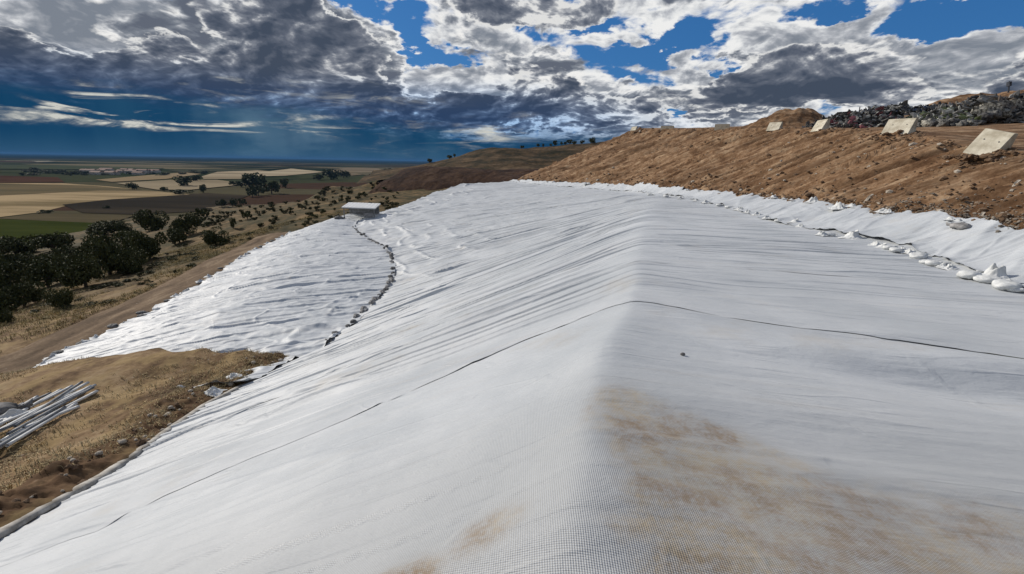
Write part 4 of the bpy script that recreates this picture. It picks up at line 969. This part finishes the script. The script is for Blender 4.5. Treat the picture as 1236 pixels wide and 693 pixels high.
for k, (p0, p1, g) in enumerate(PIPES):
    a, b_ = ray_ground(*p0), ray_ground(*p1); up = .05 + .04 * (k % 3) + rnd.uniform(0, .04)
    # a straight pipe bridges the hollows of the ground
    N = 8; need = 0
    for i in range(N):
        f = i / (N - 1); q = a * (1 - f) + b_ * f; need = max(need, float(ground_h(np.array([q[0]]), np.array([q[1]]))[0]) - q[2])
    a[2] += up + need * .6; b_[2] += up + need * .6
    c = Vector((a + b_) / 2); ro = .048 if g == 0 else .042
    me = tube(Vector(a) - c, Vector(b_) - c, ro, ro - .012, M_PG if g else M_PW, rnd.uniform(-.04, .04))
    put('pipe', me, c, 0, 1, 'grey plastic pipe in the loose pile on the brown terrace' if g else 'white plastic pipe in the loose pile on the brown terrace', 'pipe', 'grey pipes in the pile' if g else 'white pipes in the pile')
p = ray_ground(20, 507); put('plastic_sheet', rag_mesh(77, M_PW, .12), p + np.array([0, 0, .12]), .6, (1.3, .8, .9), 'folded white plastic sheet draped over the near end of the pipe pile', 'plastic sheet')
p = ray_ground(-4, 505); put('plastic_roll', BAGD[0], p + np.array([0, 0, .10]), .5, (2.2, 1.6, 1.8), 'dark bundle beside the pipe pile at the left edge', 'bundle')

# ---------------------------------------------------------------- strip pinned along the bottom edge of the cover
def edge_strip():
    yy = np.linspace(-4, 17.6, 500); w = [-.16, -.15, -.06, .03, .04]; hz = [-.06, .015, .035, .025, -.04]; V = []
    for y in yy:
        x = float(at(LA, y, 0)) + .03 * float(vn(np.array([y * .9]), np.array([0.]), 800)[0]); z = float(at(LA, y, 2))
        for a, h in zip(w, hz): V.append((x + a - .02, y, z + h + .06 + .03 * float(vn(np.array([y * 1.3]), np.array([a * 3]), 801)[0])))
    me = mesh_from('edge_strip', np.array(V), grid_faces(len(yy), len(w)), simple('edge_batten', (.22, .20, .17, 1), (.46, .44, .40, 1), 4, .8, .3, .01))
    tag(link('edge_strip', me), 'long greyish batten strip holding the lower edge of the white cover beside the brown terrace', 'edge strip')
edge_strip()

# ---------------------------------------------------------------- stones
M_ST = [simple('stone_pale', (.26, .22, .17, 1), (.46, .41, .34, 1), 5, .9, .5, .02), simple('stone_brown', (.09, .055, .03, 1), (.20, .13, .08, 1), 5, .95, .6, .03)]
STN = [lump('stone', 1, .8, .62, .35, 1.6, 820 + i, M_ST[i % 2], ICO2, False) for i in range(6)]
for k in range(90):
    y = rnd.uniform(4.5, 17.0); x = float(at(LA, y, 0)) - .15 - abs(rnd.gauss(.55, .35)); z = float(ground_h(np.array([x]), np.array([y]))[0])
    put('stone', STN[k % 6], (x, y, z - .01), rnd.uniform(0, 6), rnd.uniform(.025, .075) * (1.6 if rnd.random() < .15 else 1), 'small stone on the dark bank beside the lower edge of the cover', 'stone', 'stones on the bank')
for k, (u, v, s_, lb) in enumerate([(257, 475, .9, 'white crumpled rag on the dark bank midway along the lower edge'), (282, 455, .7, 'white rag farther up the dark bank, near the tip of the terrace'), (264, 484, .6, 'small pale rag touching the edge strip below the larger white rag')]):
    p = ray_ground(u, v); put('rag', RAGW[k], p, k, s_, lb, 'rag')
p = on_surface(824, 429); put('stone', lump('black_stone', .024, .02, .013, .3, 2, 850, M_CLOTHD, ICO2), p, 0, 1, 'single small black stone on the foreground panel', 'stone')
def scatter_mesh(name, pts, sizes, mat, label, cat, I=None):
    V0, Fc0 = I or ICO1; Vs = []; Fs = []; off = 0; rng = np.random.RandomState(5)
    F0a = np.array(Fc0)
    for p, s_ in zip(pts, sizes):
        V = V0 * (s_ * (np.array([1, .8, .6]) * (1 + .5 * (rng.rand(3) - .5)))) * (1 + .35 * (rng.rand(len(V0), 1) - .5)); a = rng.rand() * 6
        c, s2 = math.cos(a), math.sin(a); V = V @ np.array([[c, s2, 0], [-s2, c, 0], [0, 0, 1]]); Vs.append(V + p); Fs.append(F0a + off); off += len(V)
    me = mesh_from(name, np.concatenate(Vs), np.concatenate(Fs), mat, False); o = link(name, me); tag(o, label, cat, kind='stuff')
# clods and gravel on the embankment face
rng = np.random.RandomState(3); fr = []; fs = []; pr_ = []; ps = []
R0, R1 = 80, 160     # rows toe..crest
for k in range(5200):
    i = rng.randint(78, 175); j = rng.randint(240, 899); p = EG[i, j]; 
    toe = rng.rand() < .5
    if toe: i = 80 + int(abs(rng.randn()) * 9); p = EG[i, j]
    s_ = (.03 + .10 * rng.rand() ** 4) * (1 + p[1] * .02)
    (fr if rng.rand() < .85 else pr_).append(p + rng.randn(3) * np.array([.05, .15, 0])); (fs if len(fr) > len(fs) else ps).append(s_)
for (cu, cv, cy, n_, sp_) in [(1186, 186, 20.7, 260, .75), (1083, 162, 29.6, 130, .9), (989, 158.5, 43.6, 60, .9), (934, 158, 55.5, 60, 1.1)]:
    c_ = Py(cu, cv, cy)
    for k in range(n_):
        x_ = c_[0] + rng.randn() * sp_ * .8 - .25; y_ = c_[1] + rng.randn() * sp_ * .6 - .2; F_ = EG[150:260]; d_ = (F_[..., 0] - x_) ** 2 + (F_[..., 1] - y_) ** 2; q_ = np.unravel_index(np.argmin(d_), d_.shape)
        fr.append(np.array([x_, y_, F_[q_][2] + .02])); fs.append((.03 + .12 * rng.rand() ** 2.5) * (1 + y_ * .008))
scatter_mesh('clods', fr, fs, M_ST[1], 'brown clods strewn over the face of the embankment', 'clods')
scatter_mesh('gravel', pr_, ps, M_ST[0], 'pale stones strewn over the face of the embankment', 'gravel')
# gravel apron at the right foot of the embankment
ap = []; az_ = []
for k in range(5000):
    y = rng.uniform(8, 19); f = abs(rng.randn()) * .16; j = int(np.argmin(abs(EG[85, :, 1] - y))); i = min(80 + int(f * 80), 150); p = EG[i, j]; ap.append(p + np.array([rng.randn() * .08, rng.randn() * .12, .0])); az_.append(.018 + .05 * rng.rand() ** 2)
scatter_mesh('gravel', ap, az_, simple('gravel_grey', (.09, .075, .06, 1), (.30, .26, .21, 1), 3, .95, .3, .01), 'grey gravel along the near foot of the embankment', 'gravel')
for k, (u, v, y, ln, lb) in enumerate([(1184, 264, 12.9, .55, 'pale stick standing out of the gravel beside the large grey sack'), (1048, 241, 21, .8, 'pale splinter of wood on the lower face of the embankment'), (1150, 246, 15.0, .5, 'short pale splinter of wood above the gravel apron'), (1225, 226, 15.5, .8, 'pale plank lying on the embankment at the right edge')]):
    d = ray(u, v); ys = np.linspace(y * .75, y * 1.35, 300); P_ = np.array([d * (q / d[1]) for q in ys]); 
    F_ = EG[60:200, 200:].reshape(-1, 3)[::3]; best = min(range(0, 300, 6), key=lambda i: np.min(np.sum((F_ - P_[i]) ** 2, 1))); p = P_[best]
    bm = bmesh.new(); bmesh.ops.create_cube(bm, size=1, matrix=Matrix.Diagonal((ln, .08, .035, 1)) ); bmesh.ops.subdivide_edges(bm, edges=bm.edges[:], cuts=2)
    for v_ in bm.verts: v_.co += Vector((0, .02 * math.sin(v_.co.x * 9), .02 * math.sin(v_.co.x * 7 + 1)))
    me = bpy.data.meshes.new('stick'); bm.to_mesh(me); bm.free(); me.materials.append(M_ST[0]); put('stick', me, p + np.array([0, 0, .06]), R(35), 1, lb, 'stick', None, 0, -R(25))

# ---------------------------------------------------------------- dry grass
def blades(name, P, hs, cols, label):
    rng = np.random.RandomState(9); V = []; Fc = []; n = 0; T = []
    for p, h in zip(P, hs):
        for b_ in range(6):
            a = rng.rand() * 6.28; l = h * (.5 + rng.rand() * .7); w = max(.006, h * .045); o_ = p + np.array([rng.randn() * h * .35, rng.randn() * h * .35, -.02]); dx, dy = math.cos(a), math.sin(a); ln = .25 + rng.rand() * .9
            m_ = o_ + np.array([dx * l * ln * .3, dy * l * ln * .3, l * .6]); e = o_ + np.array([dx * l * ln, dy * l * ln, l * (.9 - .35 * ln)])
            sx, sy = -dy * w, dx * w
            V += [o_ + (sx, sy, 0), o_ - np.array([sx, sy, 0]), m_ + np.array([sx, sy, 0]) * .8, m_ - np.array([sx, sy, 0]) * .8, e]; Fc += [[n, n + 1, n + 3, n + 2], [n + 2, n + 3, n + 4]]; n += 5
    m, t, b = new_mat(name + '_straw'); g = t.node('ShaderNodeNewGeometry').outputs['Position']; t.l.new(t.mix(t.ss(t.noise(g, .9, 6, .7), .35, .65), cols[0], cols[1]), b.inputs['Base Color']); b.inputs['Roughness'].default_value = .9
    me = mesh_from(name, np.array(V), Fc, m, True); tag(link(name, me), label, 'dry grass', kind='stuff')
P_ = []; H_ = []
while len(P_) < 5200:
    y = rng.uniform(3.5, 19.5); x = float(at(LA, y, 0)) - .25 - rng.rand() ** 1.3 * 15
    if vn(np.array([x * .5]), np.array([y * .5]), 900)[0] + .25 * math.exp(-((x - float(at(LA, y, 0)) + 1.2) / .8) ** 2) < rng.uniform(-.1, .35): continue
    P_.append((x, y)); H_.append(rng.uniform(.05, .17))
P_ = np.array(P_); Zg = ground_h(P_[:, 0], P_[:, 1]); blades('dry_grass', list(np.column_stack([P_, Zg])), H_, ((.26, .19, .085, 1), (.46, .36, .19, 1)), 'dry straw-coloured grass on the brown terrace')
P_ = []; H_ = []
while len(P_) < 9000:
    y = rng.uniform(14, 75); xo = float(at(RO, y, 0)); x = xo - .3 - rng.rand() ** 1.2 * (9 + y * .1)
    if vn(np.array([x * .3]), np.array([y * .3]), 901)[0] < rng.uniform(-.35, .3): continue
    P_.append((x, y)); H_.append(rng.uniform(.12, .34))
P_ = np.array(P_); Zg = ground_h(P_[:, 0], P_[:, 1]); blades('dry_grass', list(np.column_stack([P_, Zg])), H_, ((.12, .10, .03, 1), (.40, .29, .11, 1)), 'olive and yellow grass beside the track')

# ---------------------------------------------------------------- trees and shrubs
def leaf_mat(name, c1, c2):
    m, t, b = new_mat(name); g = t.node('ShaderNodeNewGeometry'); n = t.noise(g.outputs['Position'], .8, 5, .65)
    c = t.mix(t.ss(n, .3, .7), c1, c2); c = t.mix(t.mul(g.outputs['Random Per Island'], .5), c, (c2[0] * 1.5, c2[1] * 1.4, c2[2] * 1.2, 1)); t.l.new(c, b.inputs['Base Color']); b.inputs['Roughness'].default_value = .75; b.inputs['Specular IOR Level'].default_value = .15; return m
M_LEAF = leaf_mat('oak_leaf', (.024, .031, .012, 1), (.062, .068, .026, 1)); M_LEAF2 = leaf_mat('scrub_leaf', (.028, .032, .013, 1), (.06, .058, .026, 1))
M_BARK = simple('bark', (.05, .04, .03, 1), (.10, .08, .06, 1), 8, .9, .5, .02)
def crown_mesh(seed, n, leaf, mat, flat=.8, nl=9, base=.25):
    rng = np.random.RandomState(seed); V = []; Fc = []; k = 0
    lob = [np.array([math.cos(a) * r, math.sin(a) * r, z]) for a, r, z in zip(rng.rand(nl) * 6.28, rng.rand(nl) ** .5 * .62, base + .25 + rng.rand(nl) * .55 * flat)]; rad = .20 + .22 * rng.rand(nl)
    for i in range(n):
        j = rng.randint(nl); d = rng.randn(3); d /= np.linalg.norm(d); d[2] *= .8; p = lob[j] + d * rad[j] * (.72 + .36 * rng.rand() ** .8); p[2] = max(p[2], .06 + .1 * rng.rand())
        a = rng.randn(3); a /= np.linalg.norm(a); b_ = np.cross(a, rng.randn(3)); b_ /= np.linalg.norm(b_); s_ = leaf * (.6 + .8 * rng.rand())
        V += [p + a * s_, p + b_ * s_ * .6, p - a * s_, p - b_ * s_ * .6]; Fc.append([k, k + 1, k + 2, k + 3]); k += 4
    return mesh_from('crown', np.array(V), np.array(Fc), mat, False), lob
def trunk_mesh(lob, seed):
    V = []; Fc = []; k = 0
    def seg(p, q, r0, r1):
        nonlocal k
        d = Vector(q - p); qd = d.to_track_quat('Z', 'Y'); n = 7
        for c, r in ((p, r0), (q, r1)):
            for j in range(n): v = qd @ Vector((math.cos(6.283 * j / n) * r, math.sin(6.283 * j / n) * r, 0)); V.append(np.array(c) + np.array(v))
        for j in range(n): Fc.append([k + j, k + (j + 1) % n, k + n + (j + 1) % n, k + n + j])
        k += 2 * n
    f = np.array([.02, .01, .22]); seg(np.array([0, 0, -.12]), f, .075, .05)
    for l in lob[:6]: seg(f, l, .04, .012)
    return mesh_from('trunk', np.array(V), Fc, M_BARK)
PRO = []
for i in range(6):
    c, lob = crown_mesh(40 + i, 3600, .048, M_LEAF, .85, 13, .02); PRO.append((c, trunk_mesh(lob, i)))
SHR = [crown_mesh(60 + i, 260, .11, M_LEAF2 if i % 3 else M_LEAF, .6, 5, .05)[0] for i in range(5)]
FAR = [crown_mesh(80 + i, 500, .10, M_LEAF, .8, 7, .1) for i in range(3)]; FART = [trunk_mesh(l[1], 0) for l in FAR]
def tree(u, v, wpx, hpx, label, group, near=True, hit=None, name='oak_tree'):
    p = hit if hit is not None else ray_ground(u, v)
    if p is None or p[2] < PLAIN + .5: p = Pz(u, v, PLAIN)
    dist = p[1]; w = wpx / F0 * dist * 1.0; h = hpx / F0 * dist
    t = thing(name, label, 'tree', (p[0], p[1], p[2] - .05), rnd.uniform(0, 6), group); k = rnd.randrange(6)
    cm, tm = PRO[k] if near else (FAR[k % 3][0], FART[k % 3])
    for nm, me in (('crown', cm), ('trunk', tm)): o = link(nm, me, t); o.scale = (w * .66, w * .66, h * .98)
    return t
TL = [(184, 279, 34, 28), (126, 284, 38, 18), (66, 303, 40, 26), (20, 308, 42, 26), (133, 332, 52, 52), (181, 313, 36, 36), (226, 283, 27, 27), (217, 293, 24, 19), (261, 297, 28, 22), (150, 281, 16, 13),
      (88, 330, 42, 36), (58, 346, 46, 42), (104, 346, 46, 44), (158, 296, 27, 22), (6, 330, 34, 28), (14, 350, 44, 38), (30, 370, 42, 36), (-20, 345, 50, 44), (-18, 385, 50, 44), (156, 330, 34, 30), (40, 325, 30, 22), (75, 372, 30, 28), (2, 392, 26, 22), (165, 318, 30, 26), (120, 315, 30, 28)]
for u, v, w, h in TL: tree(u, v, w, h, 'dark evergreen oak crowding the slope beyond the track', 'dark oaks on the slope beyond the track')
for u, v, w, h in [(282, 276, 9, 13), (299, 265, 12, 12), (268, 250, 11, 10), (281, 250, 10, 10), (294, 248, 9, 9), (312, 236, 16, 14), (328, 234, 20, 16), (309, 227, 30, 17), (344, 227, 13, 11), (303, 226, 20, 14), (291, 226, 9, 8), (305, 238, 14, 12), (400, 217, 22, 12), (415, 215, 14, 9), (385, 218, 12, 8), (470, 213, 13, 9), (458, 215, 9, 7), (447, 217, 10, 6), (246, 262, 14, 12), (238, 271, 12, 12)]:
    tree(u, v, w, h, 'small dark tree on the scrubby hillside beyond the track', 'small trees on the scrubby hillside', False)
for u, v, w, h in [(222, 225, 26, 12), (238, 219, 11, 7), (160, 229, 12, 8), (198, 231, 8, 6), (246, 233, 9, 10), (219, 234, 22, 6), (56, 258, 16, 5), (180, 208, 9, 4), (282, 224, 12, 6), (129, 252, 7, 4)]:
    tree(u, v, w, h, 'dark tree standing among the fields of the plain', 'trees standing in the fields', False, Pz(u, v, PLAIN))
for k in range(46):
    u = rnd.uniform(40, 140) if k % 3 == 0 else rnd.uniform(0, 250); v = rnd.uniform(206, 213) - (1 if u < 60 else 0)
    tree(u, v, rnd.uniform(5, 13), rnd.uniform(2, 3.6), 'tiny dark tree in the distant woods of the plain', 'distant trees of the plain', False, Pz(u, v, PLAIN))
def surf_pt(G, u, dv=0):      # skyline point of a hill grid at image column u
    F_ = G.reshape(-1, 3); q = F_ @ CM; uu = W0 / 2 + F0 * q[:, 0] / -q[:, 2]; vv = H0 / 2 - F0 * q[:, 1] / -q[:, 2]
    ok = np.where(abs(uu - u) < 1.6)[0]; return F_[ok[np.argmin(vv[ok])]]
for u, w, h in [(630, 6, 5), (648, 4, 5), (655, 4, 4.5), (670, 6, 9), (677, 4, 5), (684, 5, 4), (689, 9, 7), (695, 5, 6), (703, 7, 5), (712, 9, 8), (717, 7, 5), (517, 8, 6), (541, 8, 5), (547, 4, 5), (664, 4, 4)]:
    tree(u, 0, w * .95, h * .8, 'little dark tree on the skyline of the far hill', 'trees on the skyline of the far hill', False, surf_pt(G2, u))
cnt = 0; k = 0
while cnt < 290 and k < 3000:
    k += 1; u = rnd.uniform(225, 480) if rnd.random() < .8 else rnd.uniform(0, 260); v = rnd.uniform(214, 275) if u > 225 else rnd.uniform(285, 345)
    p = ray_ground(u, v)
    if p is None or p[2] < PLAIN + 3 or on_road(np.array([p[0]]), np.array([p[1]]))[0] > .1 or (p[0] > at(LE, p[1], 0) - 5 and p[1] < 60) or (p[0] > at(LA, p[1], 0) and p[1] < 105): continue
    s_ = rnd.uniform(4.0, 10.0) / F0 * p[1] * .6; s_ = min(s_, 2.4); cnt += 1
    o = put('shrub', rnd.choice(SHR), (p[0], p[1], p[2] - .05), rnd.uniform(0, 6), (s_, s_, s_ * 1.0), 'low dark shrub on the scrubby slope beyond the track', 'shrub', 'shrubs on the scrubby slope')
for k in range(60):   # patches of green low scrub on the grass strip
    u = rnd.uniform(20, 270); 
    y = rnd.uniform(30, 62); x = float(at(RO, y, 0)) - rnd.uniform(.6, 10); z = float(ground_h(np.array([x]), np.array([y]))[0]); s_ = rnd.uniform(.3, .8)
    put('shrub', SHR[k % 5], (x, y, z - .05), rnd.uniform(0, 6), (s_ * 1.4, s_, s_ * .6), 'low olive bush in the grass beside the track', 'shrub', 'low bushes in the grass beside the track')
# village on the plain
M_WALL = simple('village_wall', (.25, .22, .18, 1), (.50, .47, .42, 1), .2, .9, 0); M_TILE = simple('village_tile', (.20, .12, .09, 1), (.30, .2, .15, 1), .3, .9, 0)
for k in range(16):
    u = 108 + k * 5.2 + rnd.uniform(-2, 2); v = rnd.choice([207.5, 208.5, 209.5, 211]); p = Pz(u, v, PLAIN); w = rnd.uniform(14, 34); d = rnd.uniform(10, 16); h = rnd.uniform(5, 9)
    t = thing('house', 'tiny pale house of the distant village on the plain', 'house', p, rnd.uniform(-.3, .3), 'houses of the distant village')
    box('wall', (0, 0, h / 2), (w, d, h), M_WALL, t, bev=.05)
    bm = bmesh.new(); v_ = [bm.verts.new(c) for c in [(-w / 2 - .5, -d / 2 - .5, h), (w / 2 + .5, -d / 2 - .5, h), (w / 2 + .5, d / 2 + .5, h), (-w / 2 - .5, d / 2 + .5, h), (-w / 2 - .5, 0, h + 3), (w / 2 + .5, 0, h + 3)]]
    for f in ((0, 1, 5, 4), (2, 3, 4, 5), (0, 4, 3), (1, 2, 5), (3, 2, 1, 0)): bm.faces.new([v_[i] for i in f])
    me = bpy.data.meshes.new('roof'); bm.to_mesh(me); bm.free(); me.materials.append(M_TILE); link('roof', me, t)

# ---------------------------------------------------------------- labels that count from a landmark
ORD = ['nearest'] 
def ordn(n): return '%d%s' % (n, 'th' if 10 <= n % 100 <= 20 else {1: 'st', 2: 'nd', 3: 'rd'}.get(n % 10, 'th'))
def scr(o):
    q = CM.T @ np.array(o.matrix_world.translation if o.parent else o.location); return W0 / 2 + F0 * q[0] / -q[2], H0 / 2 - F0 * q[1] / -q[2]
def relabel(group, key, fmt):
    L = sorted([o for o in SC.objects if not o.parent and o.get('group') == group], key=key)
    for i, o in enumerate(L): o['label'] = fmt % ordn(i + 1)
relabel('dark oaks on the slope beyond the track', lambda o: scr(o)[0], '%s dark oak from the left in the grove beyond the track')
relabel('grey sandbags in the bending line', lambda o: -o.location[1], '%s grey sandbag counted down the bending line from the shed')
relabel('white pipes in the pile', lambda o: scr(o)[1], '%s white pipe from the back of the pile on the terrace')
relabel('grey pipes in the pile', lambda o: scr(o)[1], '%s grey pipe from the back of the pile on the terrace')
relabel('cloth scraps along the embankment foot', lambda o: o.location[1], '%s white cloth scrap along the embankment foot, from the right')
relabel('small trees on the scrubby hillside', lambda o: scr(o)[0], '%s small tree from the left on the scrubby hillside')
relabel('trees standing in the fields', lambda o: scr(o)[0], '%s dark tree from the left out in the open fields')
relabel('distant trees of the plain', lambda o: scr(o)[0], '%s tiny tree from the left in the distant woods')
relabel('trees on the skyline of the far hill', lambda o: scr(o)[0], '%s tree from the left on the skyline of the far hill')
relabel('houses of the distant village', lambda o: scr(o)[0], '%s tiny pale house from the left in the distant village')
relabel('crumpled cloth knots on the upper bag line', lambda o: o.location[1], '%s small white cloth knot from the right on the upper bag line')
relabel('small sandbags on the upper bag line', lambda o: o.location[1], '%s small pale sandbag from the right on the upper bag line')
relabel('dark edge weights', lambda o: o.location[1], '%s dark little sandbag from the near end of the sheet edge beside the track')
relabel('white edge weights', lambda o: o.location[1], '%s white cloth weight from the near end of the sheet edge beside the track')

relabel('wrapped waste bales on the plateau', lambda o: scr(o)[0], '%s lumpy wrapped bale from the left on the plateau')

# ---------------------------------------------------------------- the air over the plain
def haze():
    bm = bmesh.new(); bmesh.ops.create_cube(bm, size=1, matrix=Matrix.Translation((0, 0, (PLAIN - 2 + 40) / 2)) @ Matrix.Diagonal((196000, 196000, 40 - PLAIN + 2, 1)))
    me = bpy.data.meshes.new('haze'); bm.to_mesh(me); bm.free(); m = bpy.data.materials.new('haze'); m.use_nodes = True; t = NT(m.node_tree)
    t.n.remove(t.n.get('Principled BSDF')); pv = t.node('ShaderNodeVolumePrincipled'); pv.inputs['Density'].default_value = .00005; pv.inputs['Color'].default_value = (.08, .22, .45, 1); pv.inputs['Anisotropy'].default_value = 0
    t.l.new(pv.outputs[0], t.n.get('Material Output').inputs['Volume']); me.materials.append(m); o = link('haze', me); o['kind'] = 'stuff'; o['label'] = 'bluish haze lying over the distant plain'
haze()
